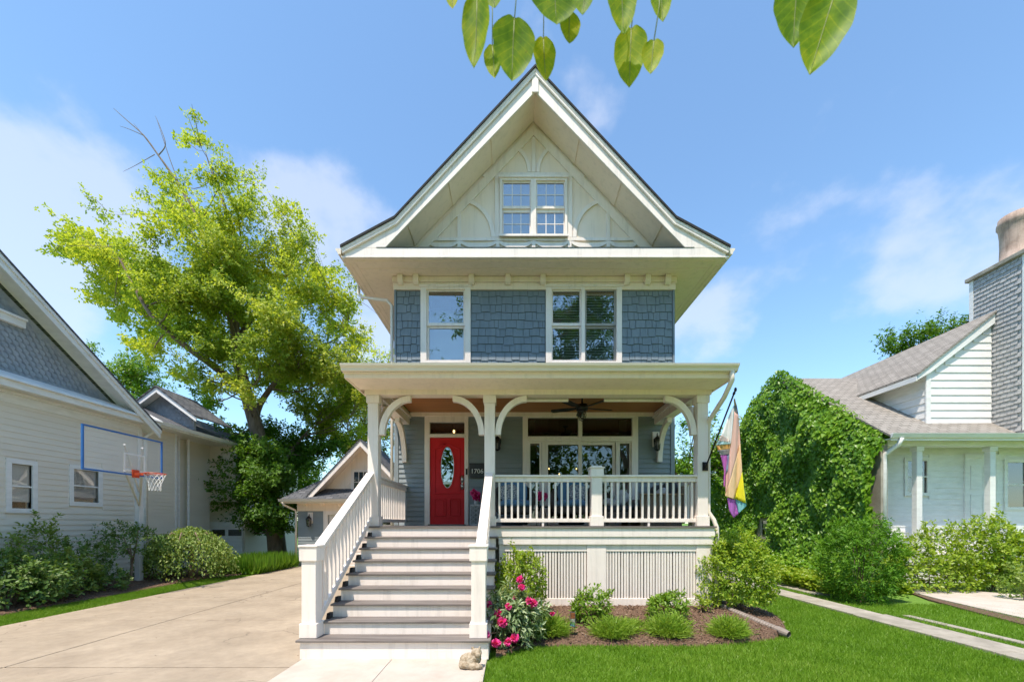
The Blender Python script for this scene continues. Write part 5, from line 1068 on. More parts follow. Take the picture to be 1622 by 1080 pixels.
# weeping shrub: hanging strands over a dome
wc = Vector((X(302, 13.4), 13.4, .05)); ws = T('weeping_shrub', 'dome shaped weeping shrub with trailing pale green strands by the driveway', 'shrub', tuple(wc)); ps = []; as_ = []
for i in range(330):
    an = random.uniform(0, 6.283); r0 = random.uniform(.1, 1.0); R1 = random.uniform(.75, 1.45); lo = random.uniform(.02, .6); top = random.uniform(1.35, 1.62) - .25 * (R1 - .9)
    for t in np.linspace(0, 1, 26):
        rr_ = R1 * math.sin(t * 1.75) / math.sin(1.6) * .95; zz_ = top - (top - lo) * t ** 2.1
        ps.append((wc.x + math.cos(an) * rr_ + random.gauss(0, .03), wc.y + math.sin(an) * rr_ * .85 + random.gauss(0, .03), wc.z + zz_ + random.gauss(0, .03))); as_.append((math.cos(an) * .3 + random.gauss(0, .5), math.sin(an) * .3 + random.gauss(0, .5), -.8))
ps = np.array(ps); leaves('foliage', ps, as_, unit(len(ps)) + [0, -.3, .6], rng.uniform(.06, .12, len(ps)), .5, LW, ws, tint=rng.beta(2, 2, len(ps)))
m = MB(); m.tube([(wc.x, wc.y, 0), (wc.x + .04, wc.y, .6), (wc.x, wc.y, 1.3)], [.09, .07, .05], 8)
for i in range(9): an = i * .7; m.tube([(wc.x, wc.y, 1.2), (wc.x + .5 * math.cos(an), wc.y + .5 * math.sin(an), 1.5), (wc.x + 1.1 * math.cos(an), wc.y + .9 * math.sin(an), .9)], [.03, .02, .008], 5)
build(m, 'trunk', BARK, ws, smooth=True)
# daylilies in front of the maple
n = 3600; xx = rng.uniform(-10.6, -8.85, n); yy = rng.uniform(14.6, 17.5, n); k = (xx > -10.9 + .3 * (17.5 - yy)) | (xx < -9.9); xx, yy = xx[k], yy[k]; n = len(xx)
an = rng.uniform(0, 6.28, n); a = np.stack([np.cos(an) * .6, np.sin(an) * .6, np.full(n, .9)], -1)
dl = leaves('daylily_clump', np.stack([xx, yy, np.full(n, .03)], -1), a, np.stack([np.cos(an), np.sin(an), np.full(n, .3)], -1), rng.uniform(.4, .68, n), .075, LH, None, shape='blade', kind='stuff', fold=.16)
tag(dl, 'arching green daylily leaves massed beside the garage drive', 'daylilies', kind='stuff')

# ------------------------------------------------------------------ right side planting
shrub('yew_shrub', 'dense dark upright yew standing between ribbon driveway and white house', 'shrub', (8.05, 9.7, 0), (.78, .7, .92), 11000, .085, LYEW, None, wr=.3, bump=.18, cz=1.0, inner=.55, zlo=-.99, droop=.1, up=.25, per=9, sq=.75)
GR = 'bushes by the white neighbour house'
shrub('neighbour_bush', 'low wide green bush below the white porch window', 'shrub', (11.3, 11.2, 0), (1.5, .6, .9), 6500, .1, LB, GR, cz=.6)
shrub('neighbour_bush', 'tall loose bush in front of the white neighbour door', 'shrub', (12.9, 11.3, 0), (.85, .6, 1.35), 4600, .1, LB, GR, cz=.55, bump=.3)
shrub('neighbour_bush', 'broad green bush at the right picture edge beside the path', 'shrub', (14.2, 11.2, 0), (1.3, .7, .98), 5200, .1, LB, GR, cz=.6, bump=.25)
shrub('neighbour_bush', 'small pale bush on the near side of the curved path', 'shrub', (11.95, 9.75, 0), (.35, .35, .5), 700, .08, LW, GR, cz=.6)
shrub('neighbour_bush', 'dark low bush in shade of the yew beside the ivy', 'shrub', (10.1, 11.6, 0), (.7, .5, .75), 1800, .08, LYEW, GR, cz=.6)
n = 1500; xx = rng.uniform(7.75, 9.2, n); yy = rng.uniform(9.6, 14.5, n); k = xx > 7.8 + .05 * np.sin(yy * 3); p = np.stack([xx, yy, rng.uniform(.05, .3, n)], -1)[k]
gcv = sprigs(p, unit(len(p)) * .5 + [0, 0, 1], 5, .11, .1, 'hosta_groundcover', LB, None, .8, 'round'); tag(gcv, 'pale green groundcover along the foot of the ivy wall', 'groundcover', kind='stuff')
n = 1200; xx = rng.uniform(9.2, 10.9, n); yy = rng.uniform(11.6, 19, n); p = np.stack([xx, yy, rng.uniform(.0, .7, n) * np.clip((xx - 9.0) / 1.6, .2, 1)], -1)
gcv = sprigs(p, unit(n) * .6 + [-.3, -.3, 1], 5, .13, .12, 'ivy_groundcover', LI, None, .9, 'ivy'); tag(gcv, 'green ivy spreading over the ground below the ivy wall', 'groundcover', kind='stuff')

# ------------------------------------------------------------------ lawn blades
def lawn(n, x0, x1, y0, y1, cond, h=(.03, .055)):
    x = rng.uniform(x0, x1, n); y = y0 + (y1 - y0) * rng.uniform(0, 1, n) ** 1.3; k = cond(x, y); x, y = x[k], y[k]; return x, y, rng.uniform(*h, len(x))
NW_ = [(p[0] * 1.0, p[1]) for p in BED]
def okfront(x, y): return ~inpoly(x, y, NW_) & ~((y > 7.7) & (x < 3.9)) & ~((x > 6.66) & (x < 7.34)) & ~((x < -.3) & (y > 5.45))
A1 = lawn(260000, -.36, 6.68, 4.2, 12.5, okfront); A2 = lawn(70000, 7.33, 10.6, 5.0, 13, lambda x, y: ~((x > 7.64) & (x < 7.84) & (y < 7.4)) & ~((x > 9.55 + 0 * y) & (y < 11) & (x > 11.9 - (y - 4.5) * .28)) & ~((x > 7.7) & (y > 9.4)))
A3 = lawn(70000, -10.0, -8.93, 4.5, 15, lambda x, y: x > -9.98 + .05 * np.sin(y * 2))
x = np.concatenate([A1[0], A2[0], A3[0]]); y = np.concatenate([A1[1], A2[1], A3[1]]); h = np.concatenate([A1[2], A2[2], A3[2]]); n = len(x)
f3 = bumpf(9, 2.0); pat = f3(np.stack([x, y, x * 0], -1)); f5 = bumpf(12, 9.0)(np.stack([x, y, x * 0], -1))
lw = leaves('lawn_grass', np.stack([x, y, np.full(n, -.03)], -1), np.stack([rng.normal(0, .45, n), rng.normal(0, .45, n), np.ones(n)], -1), unit(n), h * 1.35 * (1 + .12 * pat), .15, GRASS, None, shape='grass', tint=rng.beta(2.2, 2.6, n) * .8 + .17 * pat + .14 * f5 + .1, fold=.25)
tag(lw, 'mown green grass of the front lawn', 'grass', kind='stuff')

n = 220; x = np.concatenate([rng.uniform(-8.93, -2.8, n // 2), -8.9 + rng.exponential(.18, n // 2)]); y = rng.uniform(4.6, 16.5, len(x)); k = x < -2.9; x, y = x[k], y[k]; n = len(x)
lit = leaves('leaf_litter', np.stack([x, y, np.full(n, .006)], -1), np.stack([rng.normal(0, 1, n), rng.normal(0, 1, n), rng.normal(0, .08, n)], -1), unit(n) * .25 + [0, 0, 1], rng.uniform(.01, .035, n), .5, CHIP, None)
tag(lit, 'scattered bits of leaf and bark on the driveway', 'litter', kind='stuff')

# ------------------------------------------------------------------ porch furniture and fittings
WICK = pm('dark_wicker', (.045, .036, .03), (.10, .083, .07), 60, .7, .5, 90); WICK2 = pm('brown_grey_wicker', (.12, .095, .075), (.22, .18, .15), 70, .75, .5, 90)
NAVY = pm('navy_cushion', (.08, .185, .32), (.10, .22, .36), 8, .85, .1, 80, sheen=.2); PATT = pm('patterned_pillow', (.10, .13, .17), (.42, .43, .44), 45, .85, mid=(.45, .52), detail=1)
GREYC = pm('charcoal_cushion', (.055, .06, .065), (.08, .085, .09), 6, .9); LGREY = pm('pale_throw_fabric', (.42, .42, .42), (.58, .575, .57), 14, .9, .2, 40); OAK = pm('pale_wood_frame', (.30, .22, .14), (.38, .28, .19), 8, .6)
def wchair(x, y, label, tilt):
    t = T('porch_chair', label, 'chair', (x, y, FLZ), 'wicker porch chairs with navy cushions', rz=tilt)
    def b(mb, nm, mt, **k): return build(mb, nm, mt, t, local=True, **k)
    b(MB().lathe([(.27, .02), (.30, .05), (.27, .08), (.1, .1), (.05, .12), (.05, .26)], (0, 0, 0), 18), 'swivel_base', BLACK, smooth=True)
    b(MB().box(-.36, .36, -.33, .33, .25, .42), 'wicker_seat', WICK, bev=.05)
    n = 14; A = [(.42 * math.sin(R(-100 + 200 * i / n)), .05 + .36 * math.cos(R(-100 + 200 * i / n))) for i in range(n + 1)]
    for i in range(n):
        h0 = .62 + .33 * math.cos(R(-100 + 200 * (i + .5) / n)) ** 2 if abs(-100 + 200 * (i + .5) / n) < 75 else .64
    mb = MB()
    for i in range(n):
        an0, an1 = R(-105 + 210 * i / n), R(-105 + 210 * (i + 1) / n)
        hh = [.62 + .34 * max(0, math.cos(q)) ** .7 for q in (an0, an1)]
        o0, o1 = [(.41 * math.sin(q), .02 + .37 * math.cos(q)) for q in (an0, an1)]; i0, i1 = [(.36 * math.sin(q), .02 + .32 * math.cos(q)) for q in (an0, an1)]
        mb.add([(*o0, .30), (*o1, .30), (*i1, .30), (*i0, .30), (o0[0] * 1.12, o0[1] * 1.12, hh[0]), (o1[0] * 1.12, o1[1] * 1.12, hh[1]), (i1[0] * 1.12, i1[1] * 1.12, hh[1]), (i0[0] * 1.12, i0[1] * 1.12, hh[0])], [(0, 3, 2, 1), (4, 5, 6, 7), (0, 1, 5, 4), (2, 3, 7, 6)] + ([(3, 0, 4, 7)] if i == 0 else []) + ([(1, 2, 6, 5)] if i == n - 1 else []))
    b(mb, 'wicker_back', WICK, smooth=False)
    b(MB().ell((0, -.04, .48), (.33, .33, .085), 20, 10, pw=.55), 'seat_cushion', NAVY, smooth=True)
    b(MB().ell((0, .2, .75), (.31, .10, .27), 20, 12, rot=Matrix.Rotation(R(-14), 3, 'X'), pw=.6), 'back_cushion', NAVY, smooth=True)
    sx = -1 if tilt > 0 else 1
    b(MB().ell((.13 * sx, .06, .72), (.21, .06, .19), 18, 10, rot=Matrix.Rotation(R(-18), 3, 'X') @ Matrix.Rotation(R(12 * sx), 3, 'Y'), pw=.6), 'throw_pillow', PATT, smooth=True)
wchair(.06, 9.15, 'dark wicker chair with navy cushions beside the staircase column', .12); wchair(1.30, 9.2, 'dark wicker chair with navy cushions in front of the patio door', -.12)
st = T('side_table', 'small black metal side table between the two wicker chairs', 'table', (X(858, 9.3), 9.3, FLZ)); m = MB(); m.lathe([(.16, .40), (.165, .41), (.165, .43), (.15, .435)], (0, 0, 0), 20); build(m, 'tabletop', BLACK, st, local=True, smooth=True)
for i in range(3):
    q = R(120 * i + 20); m = MB(); m.tube([(.05 * math.cos(q), .05 * math.sin(q), .40), (.15 * math.cos(q), .15 * math.sin(q), .0)], .01, 6); build(m, 'leg', BLACK, st, local=True)
def blooms(base, h, n, label, sc=1.0):
    v = T('flower_vase', label, 'vase', base); m = MB(); m.lathe([(.045, 0), (.055, .03), (.05, .10), (.042, .12), (.046, .13)], (0, 0, 0), 14); build(m, 'vase', LGREY, v, local=True, smooth=True)
    for i in range(n):
        o = cp(tmp, v); o.location = (random.uniform(-.09, .09), random.uniform(-.06, .06), h + random.uniform(-.03, .05)); o.scale = (sc,) * 3; o.rotation_euler = (random.uniform(0, 6), random.uniform(0, 6), 0)
blooms((X(858, 9.3), 9.3, FLZ + .436), .19, 4, 'small vase of magenta peonies on the black side table', 1.25)
# lattice garden stool by the door
sx, sy = X(754.5, 9.75), 9.75; gs = T('garden_stool', 'white pierced lattice garden stool beside the red door', 'stool', (sx, sy, FLZ))
m = MB(); m.box(-.13, .13, -.13, .13, .45, .49); build(m, 'stool_top', LGREY, gs, local=True, bev=.008); m = MB(); m.box(-.13, .13, -.13, .13, 0, .04); build(m, 'stool_base', LGREY, gs, local=True, bev=.008)
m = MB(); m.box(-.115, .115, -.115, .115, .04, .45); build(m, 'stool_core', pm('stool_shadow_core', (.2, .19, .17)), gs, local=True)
m = MB()
for i in range(2):
    for j in range(4):
        cx_, cz_ = -.062 + .124 * i, .095 + .1 * j; n = 16
        for r0, r1 in ((.056, .044), (.03, .02)):
            A = [(cx_ + r0 * math.cos(6.2832 * k / n), cz_ + r0 * .85 * math.sin(6.2832 * k / n)) for k in range(n + 1)]; B = [(cx_ + r1 * math.cos(6.2832 * k / n), cz_ + r1 * .85 * math.sin(6.2832 * k / n)) for k in range(n + 1)]
            m.strip(A, B, 'y', -.135, -.116)
m.box(-.13, -.118, -.1301, -.116, .04, .45); m.box(.118, .13, -.1301, -.116, .04, .45); build(m, 'lattice', LGREY, gs, local=True)
blooms((sx, sy, FLZ + .491), .2, 5, 'vase of pink and magenta peonies on the garden stool', 1.35)
# sofa along the right end of the porch
sf = T('porch_sofa', 'brown wicker porch sofa with charcoal cushions at the right railing', 'sofa', (2.95, 9.1, FLZ)); Bx = lambda nm, mt, x0, x1, y0, y1, z0, z1, bv=.02: build(MB().box(x0, x1, y0, y1, z0 + FLZ, z1 + FLZ), nm, mt, sf, bev=bv)
Bx('base', WICK2, 2.62, 3.40, 8.48, 9.95, .06, .34); Bx('armrest', WICK2, 2.62, 3.40, 8.36, 8.478, .0, .62); Bx('armrest', WICK2, 2.62, 3.40, 9.952, 10.06, .0, .62); Bx('arm_cap', OAK, 2.58, 3.42, 8.33, 8.50, .621, .65, .006); Bx('leg', OAK, 2.56, 2.615, 8.34, 8.40, 0, .62, .004); Bx('backrest', WICK2, 3.402, 3.48, 8.4, 10.05, .05, .80)
for a, b in ((8.5, 9.2), (9.22, 9.93)):
    build(MB().ell((2.98, (a + b) / 2, FLZ + .41), (.37, .355, .085), 18, 8, pw=.5), 'seat_cushion', GREYC, sf, smooth=True); build(MB().ell((3.28, (a + b) / 2, FLZ + .68), (.10, .34, .24), 18, 10, rot=Matrix.Rotation(R(14), 3, 'Y'), pw=.55), 'back_cushion', GREYC, sf, smooth=True)
build(MB().ell((3.05, 8.75, FLZ + .62), (.07, .22, .2), 16, 10, rot=Matrix.Rotation(R(38), 3, 'Y'), pw=.6), 'throw_pillow', LGREY, sf, smooth=True)
lc = T('lounge_chair', 'charcoal lounge seat heaped with a pale throw before the right sidelight', 'chair', (2.35, 9.3, FLZ)); Bl = lambda nm, mt, x0, x1, y0, y1, z0, z1, bv=.03: build(MB().box(x0, x1, y0, y1, z0 + FLZ, z1 + FLZ), nm, mt, lc, bev=bv)
Bl('base', WICK2, 2.02, 2.56, 9.0, 9.6, .08, .30); Bl('leg', WICK2, 2.03, 2.08, 9.02, 9.07, 0, .08, 0); Bl('leg', WICK2, 2.5, 2.55, 9.02, 9.07, 0, .08, 0); Bl('leg', WICK2, 2.03, 2.08, 9.5, 9.55, 0, .08, 0); Bl('leg', WICK2, 2.5, 2.55, 9.5, 9.55, 0, .08, 0)
build(MB().ell((2.29, 9.3, FLZ + .36), (.29, .31, .085), 18, 8, pw=.5), 'seat_cushion', GREYC, lc, smooth=True)
thm = MB(); thm.ell((2.18, 9.2, FLZ + .50), (.19, .16, .09), 16, 10, rot=Matrix.Rotation(R(14), 3, 'Y'), pw=.7); build(thm, 'pale_throw', LGREY, lc, smooth=True); build(MB().ell((2.42, 9.25, FLZ + .62), (.15, .07, .16), 16, 10, rot=Matrix.Rotation(R(35), 3, 'Y'), pw=.6), 'throw_pillow', LGREY, lc, smooth=True)
# ceiling fan
fx, fy = X(922, 8.9), 8.9; fan = T('ceiling_fan', 'black five bladed ceiling fan with caged lamp under the porch ceiling', 'ceiling fan', (fx, fy, 4.1)); zf = 4.27
m = MB(); m.lathe([(.07, .23), (.07, .20), (.02, .17), (.02, .05), (.11, .04), (.13, -.02), (.12, -.08), (.06, -.1)], (fx, fy, zf), 20); build(m, 'motor', BLACK, fan, smooth=True)
for i in range(5):
    q = R(72 * i + 14); c_, s_ = math.cos(q), math.sin(q); pt = lambda r, w_, z_: (fx + r * c_ - w_ * s_, fy + r * s_ + w_ * c_, zf - .03 + z_)
    m = MB(); m.add([pt(.12, -.04, 0), pt(.12, .04, .01), pt(.30, .065, .012), pt(.66, .07, .012), pt(.69, 0, 0), pt(.66, -.07, -.012), pt(.30, -.065, -.012)] + [pt(.12, -.04, -.012), pt(.12, .04, -.002), pt(.30, .065, 0), pt(.66, .07, 0), pt(.69, 0, -.012), pt(.66, -.07, -.024), pt(.30, -.065, -.024)], [(0, 1, 2, 3, 4, 5, 6), (13, 12, 11, 10, 9, 8, 7)] + [(j, (j + 1) % 7, 7 + (j + 1) % 7, 7 + j) for j in range(7)]); build(m, 'blade', BLACK, fan)
m = MB()
for i in range(6):
    q = R(60 * i); m.tube([(fx + .07 * math.cos(q), fy + .07 * math.sin(q), zf - .1), (fx + .085 * math.cos(q), fy + .085 * math.sin(q), zf - .18), (fx + .06 * math.cos(q), fy + .06 * math.sin(q), zf - .28), (fx, fy, zf - .31)], .006, 5)
for zz_, rr_ in ((-.14, .082), (-.22, .08)): m.tube([(fx + rr_ * math.cos(R(20 * i)), fy + rr_ * math.sin(R(20 * i)), zf + zz_) for i in range(19)], .006, 5)
build(m, 'lamp_cage', BLACK, fan); m = MB(); m.ell((fx, fy, zf - .19), (.05, .05, .08), 12, 8); build(m, 'lamp_globe', glassmat('frosted_globe', (.8, .8, .75)), fan, smooth=True)
# wall lanterns
def lantern(u, label, loc=None, name='wall_lantern', s=1.0):
    x, y, z_ = loc or (U(u), YW - .024, V_(697)); t = T(name, label, 'lantern', (x, y, z_), 'black carriage lanterns')
    def b(mb, nm, mt, **k): return build(mb, nm, mt, t, local=True, **k)
    b(MB().box(-.085 * s, .085 * s, -.022, 0, -.17 * s, .2 * s), 'back_plate', WHITE, bev=.004)
    b(MB().tube([(0, -.022, -.02 * s), (0, -.08, .06 * s), (0, -.12, .14 * s), (.0, -.13 * s, .06 * s)], .011, 6), 'hook_arm', BLACK, smooth=True)
    yc = -.13 * s; m = MB(); m.lathe([(.012, .08 * s), (.03 * s, .06 * s), (.09 * s, .0), (.1 * s, -.015 * s)], (0, yc, 0), 6); m.lathe([(.06 * s, -.27 * s), (.07 * s, -.255 * s), (.02, -.29 * s)], (0, yc, 0), 6)
    for i in range(6):
        q = R(60 * i); m.tube([(.092 * s * math.cos(q), yc + .092 * s * math.sin(q), -.01 * s), (.065 * s * math.cos(q), yc + .065 * s * math.sin(q), -.26 * s)], .007, 5)
    m.tube([(.088 * s * math.cos(R(30 * i)), yc + .088 * s * math.sin(R(30 * i)), -.05 * s) for i in range(13)], .006, 5); b(m, 'lantern_frame', BLACK)
    m = MB(); m.lathe([(.06 * s, -.255 * s), (.084 * s, -.015 * s)], (0, yc, 0), 6); b(m, 'lantern_glass', GLASSD); b(MB().tube([(0, yc, -.25 * s), (0, yc, -.1 * s)], .018 * s, 8), 'candle', BLIND)
lantern(1038, 'black carriage lantern to the right of the patio door'); lantern(788, 'black carriage lantern half hidden behind the middle porch column'); lantern(0, 'black carriage lantern beside the garage door', (-8.45, YG - .024, 2.0), s=1.25)
# house number mailbox
mx0, mx1, mz0, mz1 = U(745), U(769.5), V_(757), V_(734.5); mb_ = T('wall_mailbox', 'dark wall mailbox with the number 1706 beside the red door', 'mailbox', ((mx0 + mx1) / 2, YW - .03, mz0))
MBX = pm('dark_grey_mailbox', (.03, .03, .032), (.04, .04, .042), 5, .45); m = MB(); m.box(mx0, mx1, YW - .12, YW - .024, mz0, mz1 - .03); build(m, 'box', MBX, mb_, bev=.006); m = MB(); m.box(mx0 - .008, mx1 + .008, YW - .135, YW - .022, mz1 - .029, mz1); build(m, 'lid', MBX, mb_, bev=.004)
fc = bpy.data.curves.new('number', 'FONT'); fc.body = '1706'; fc.size = .155; fc.extrude = .003; fc.align_x = 'CENTER'; fo = bpy.data.objects.new('number', fc); COL.objects.link(fo); fo.parent = mb_; fo.rotation_euler = (R(90), 0, 0); fo.location = (-.015, -.095, .105); 
dg = bpy.context.evaluated_depsgraph_get(); dg.update(); nm_ = bpy.data.meshes.new_from_object(fo.evaluated_get(dg)); nm_.materials.clear(); nm_.materials.append(pm('white_number', (.75, .75, .72)))
no_ = bpy.data.objects.new('house_number', nm_); COL.objects.link(no_); no_.parent = mb_; no_.rotation_euler = fo.rotation_euler; no_.location = fo.location; bpy.data.objects.remove(fo)
# small lit lamps indoors
EM = bpy.data.materials.new('warm_bulb'); EM.use_nodes = True; b_ = EM.node_tree.nodes['Principled BSDF']; b_.inputs['Emission Color'].default_value = (1, .62, .25, 1); b_.inputs['Emission Strength'].default_value = 6
for x, y, z_, r, lb in ((U(719) * 1.1, 11.3, Z(683, 11.3), .028, 'lit pendant bulb seen through the transom over the red door'), (X(869.5, 13), 13, Z(742, 13), .016, 'small lit lamp inside the patio door, upper left'), (X(913, 13), 13, Z(742, 13), .016, 'small lit lamp inside the patio door, upper right'), (X(886, 13), 13, Z(750.5, 13), .016, 'low lit lamp inside the patio door')):
    t = T('interior_lamp', lb, 'lamp', (x, y, z_)); m = MB(); m.ell((x, y, z_), (r, r, r * 1.8), 10, 8); build(m, 'bulb', EM, t, smooth=True); m = MB(); m.tube([(x, y, z_ + r * 1.6), (x, y, 4.98)], .008, 6); m.lathe([(.012, .05), (.022, .0)], (x, y, z_ + r * 1.3), 8); build(m, 'cord', BLACK, t)

# ------------------------------------------------------------------ flag on the porch column
fl_ = T('porch_flag', 'pastel striped rainbow flag on black pole by the right porch column', 'flag', (3.62, 7.84, 2.8))
pb_, pt_ = Vector((3.62, 7.80, 2.88)), P(1165, 617, 7.2); m = MB(); m.tube([pb_, pt_], .014, 8); m.ell(pt_, (.024, .024, .04), 8, 6); m.tube([pt_.lerp(pb_, .03), pt_.lerp(pb_, .06)], .022, 8); build(m, 'flag_pole', BLACK, fl_, smooth=True)
m = MB(); m.box(3.57, 3.67, 7.845, 7.866, 2.78, 2.94); m.tube([(3.62, 7.85, 2.84), (3.62, 7.79, 2.9)], .025, 8); build(m, 'pole_bracket', BLACK, fl_)
def cloth(name, pts, col, dy=0.):
    k = bpy.data.materials.new(name + '_cloth'); k.use_nodes = True; t = k.node_tree; t.nodes.clear(); d = nd(t, 'ShaderNodeBsdfDiffuse'); d.inputs[0].default_value = (*col, 1); tr = nd(t, 'ShaderNodeBsdfTranslucent'); tr.inputs[0].default_value = (*col, 1)
    mi = nd(t, 'ShaderNodeMixShader'); mi.inputs[0].default_value = .35; t.links.new(d.outputs[0], mi.inputs[1]); t.links.new(tr.outputs[0], mi.inputs[2]); o = nd(t, 'ShaderNodeOutputMaterial'); t.links.new(mi.outputs[0], o.inputs[0])
    bm = bmesh.new(); vs = [bm.verts.new((u, v, 0)) for u, v in pts]; bm.faces.new(vs); bmesh.ops.triangulate(bm, faces=bm.faces)
    bmesh.ops.subdivide_edges(bm, edges=bm.edges, cuts=5, use_grid_fill=True)
    for v in bm.verts:
        u, w_ = v.co.x, v.co.y; dep = 7.30 + .045 * math.sin((u - 1130) * .33 + (w_ - 640) * .012) + .02 * math.sin(u * .8 + w_ * .03) + dy + .05 * (w_ - 640) / 180; q = P(u, w_, dep) - fl_.location; v.co = q
    me = bpy.data.meshes.new(name); bm.to_mesh(me); bm.free(); me.materials.append(k); o = bpy.data.objects.new(name, me); COL.objects.link(o); o.parent = fl_
    for pl in me.polygons: pl.use_smooth = True
    sm = o.modifiers.new('solid', 'SOLIDIFY'); sm.thickness = .003
cloth('white_panel', [(1162, 642), (1163, 650), (1158, 700), (1157, 703), (1146, 690), (1143, 688), (1152, 664)], (.90, .90, .88), -.02)
cloth('blush_panel', [(1143, 688), (1146, 690), (1157, 697), (1156, 701), (1138, 698)], (.85, .70, .66), -.02); cloth('teal_panel', [(1138, 698), (1156, 700), (1156, 703), (1134, 705)], (.5, .72, .76), -.02)
cloth('orange_panel', [(1134, 705), (1157, 703), (1156, 711), (1138, 713)], (.86, .54, .2), -.01); cloth('grey_panel', [(1138, 713), (1156, 711), (1155, 720), (1141, 721)], (.34, .34, .34), -.01); cloth('magenta_panel', [(1141, 720.5), (1152, 719.5), (1153, 735), (1149, 755), (1148.5, 772), (1146, 770), (1147, 745)], (.72, .22, .66), -.005)
cloth('sky_panel', [(1152, 719), (1155.5, 719), (1153, 745), (1149, 752)], (.38, .52, .68), -.008); cloth('tan_tip', [(1162, 632), (1164, 631), (1167, 642), (1163, 643)], (.55, .40, .18), 0); cloth('grey_tip', [(1162, 642.5), (1167, 642), (1169.5, 657), (1163, 652)], (.25, .25, .25), 0)
cloth('pink_stripe', [(1163, 651), (1169.5, 657), (1172, 690), (1172.5, 702), (1158, 755), (1149, 782), (1150, 750), (1156, 712)], (.93, .63, .54), 0); cloth('peach_stripe', [(1172.5, 702), (1175, 735), (1175.5, 748), (1163, 790), (1148.5, 785), (1149, 782), (1158, 755)], (.95, .71, .44), 0)
cloth('yellow_stripe', [(1175.5, 747), (1178, 768), (1181.5, 797), (1164, 789)], (.93, .85, .06), 0); cloth('green_stripe', [(1178, 766), (1180, 780), (1182.5, 799), (1181, 798)], (.2, .42, .25), .003); cloth('turquoise_stripe', [(1164.5, 789.5), (1181.5, 797.5), (1182, 801), (1170, 813)], (.3, .66, .68), .02); cloth('violet_stripe', [(1152, 788), (1164.5, 791), (1170.5, 813), (1162, 820), (1155, 809)], (.6, .22, .66), .03)

# ------------------------------------------------------------------ basketball hoop
bh = T('basketball_hoop', 'basketball hoop with clear blue edged backboard over the driveway border', 'basketball hoop', (-11.2, 12.6, 0)); bx_ = -9.62; by0, by1 = 9.35, 11.5; bz0, bz1 = 3.0, 4.02; yc = 10.66
BLUEM = pm('blue_frame', (.03, .13, .40), (.04, .16, .45), 3, .4); ORG = pm('orange_rim', (.62, .09, .03), None, rough=.4); NETM = pm('net_cord', (.72, .72, .70), None, rough=.8); POLE = pm('pole_white', (.6, .61, .62), (.68, .68, .68), 2, .45); ACR = bpy.data.materials.new('clouded_acrylic'); ACR.use_nodes = True; ACR.node_tree.nodes['Principled BSDF'].inputs['Base Color'].default_value = (.8, .8, .78, 1); ACR.node_tree.nodes['Principled BSDF'].inputs['Alpha'].default_value = .2; ACR.node_tree.nodes['Principled BSDF'].inputs['Roughness'].default_value = .2
m = MB(); m.panel(by0, by1, bz0, bz1, [(by0 + .035, by1 - .035, bz0 + .035, bz1 - .035)], bx_, bx_ + .04, ax='x'); bb = build(m, 'backboard', BLUEM, bh); m = MB(); m.box(bx_ + .015, bx_ + .025, by0 + .03, by1 - .03, bz0 + .03, bz1 - .03); build(m, 'acrylic_pane', ACR, bb)
m = MB(); m.panel(yc - .3, yc + .3, 3.1, 3.55, [(yc - .26, yc + .26, 3.14, 3.51)], bx_ + .027, bx_ + .032, ax='x'); build(m, 'target_square', NETM, bb)
rx = bx_ + .04 + .50; m = MB(); m.tube([(rx + .228 * math.cos(R(15 * i)), yc + .228 * math.sin(R(15 * i)), 3.05) for i in range(25)], .012, 6); m.box(bx_ + .041, rx - .2, yc - .06, yc + .06, 3.01, 3.07); m.box(bx_ + .041, bx_ + .06, yc - .1, yc + .1, 2.95, 3.15); build(m, 'rim', ORG, bh)
m = MB(); n = 12; rs = [.225, .19, .155, .13, .12, .125]
for i in range(n):
    for sg in (1, -1): m.tube([(rx + rs[j] * math.cos(R(30 * i + sg * 15 * j)), yc + rs[j] * math.sin(R(30 * i + sg * 15 * j)), 3.04 - .085 * j) for j in range(6)], .005, 4)
build(m, 'net', NETM, bh)
m = MB(); m.box(-11.28, -11.13, 12.52, 12.67, 0, 3.2); build(m, 'pole', POLE, bh, bev=.01)
for z0, z1 in ((2.7, 3.75), (2.3, 3.1)):
    for yy in (yc - .25, yc + .25): m = MB(); m.tube([(-11.2, 12.6, z0), (bx_ - .005, yy, z1)], .025, 6); build(m, 'support_arm', POLE, bh)

# ------------------------------------------------------------------ stone animal by the steps
scx, scy = -.50, 5.2; m = MB(); S_ = lambda c, r, rot=None: m.ell((scx + c[0], scy + c[1], c[2] + .012), r, 16, 10, rot)
S_((-.03, .02, .085), (.125, .10, .09)); S_((-.06, -.02, .05), (.10, .10, .055)); S_((.03, -.07, .035), (.12, .05, .04)); S_((.085, -.06, .03), (.06, .04, .03)); S_((.05, .0, .13), (.07, .065, .09)); S_((.06, -.01, .19), (.066, .06, .052)); S_((.085, -.055, .175), (.04, .035, .033)); S_((.01, .005, .235), (.018, .012, .024)); S_((.10, .005, .238), (.018, .012, .024)); S_((-.11, -.03, .04), (.05, .07, .04)); S_((-.02, .07, .05), (.13, .05, .05))
cat_ = build(m, 'stone_animal', STONE, smooth=True); tag(cat_, 'weathered tan stone animal curled up at the foot of the steps', 'statue')
rm = cat_.modifiers.new('remesh', 'REMESH'); rm.mode = 'VOXEL'; rm.voxel_size = .008; rm.use_smooth_shade = True
tx = bpy.data.textures.new('stone_clouds', 'CLOUDS'); tx.noise_scale = .035; dm = cat_.modifiers.new('rough', 'DISPLACE'); dm.texture = tx; dm.strength = .018; dm.texture_coords = 'LOCAL'

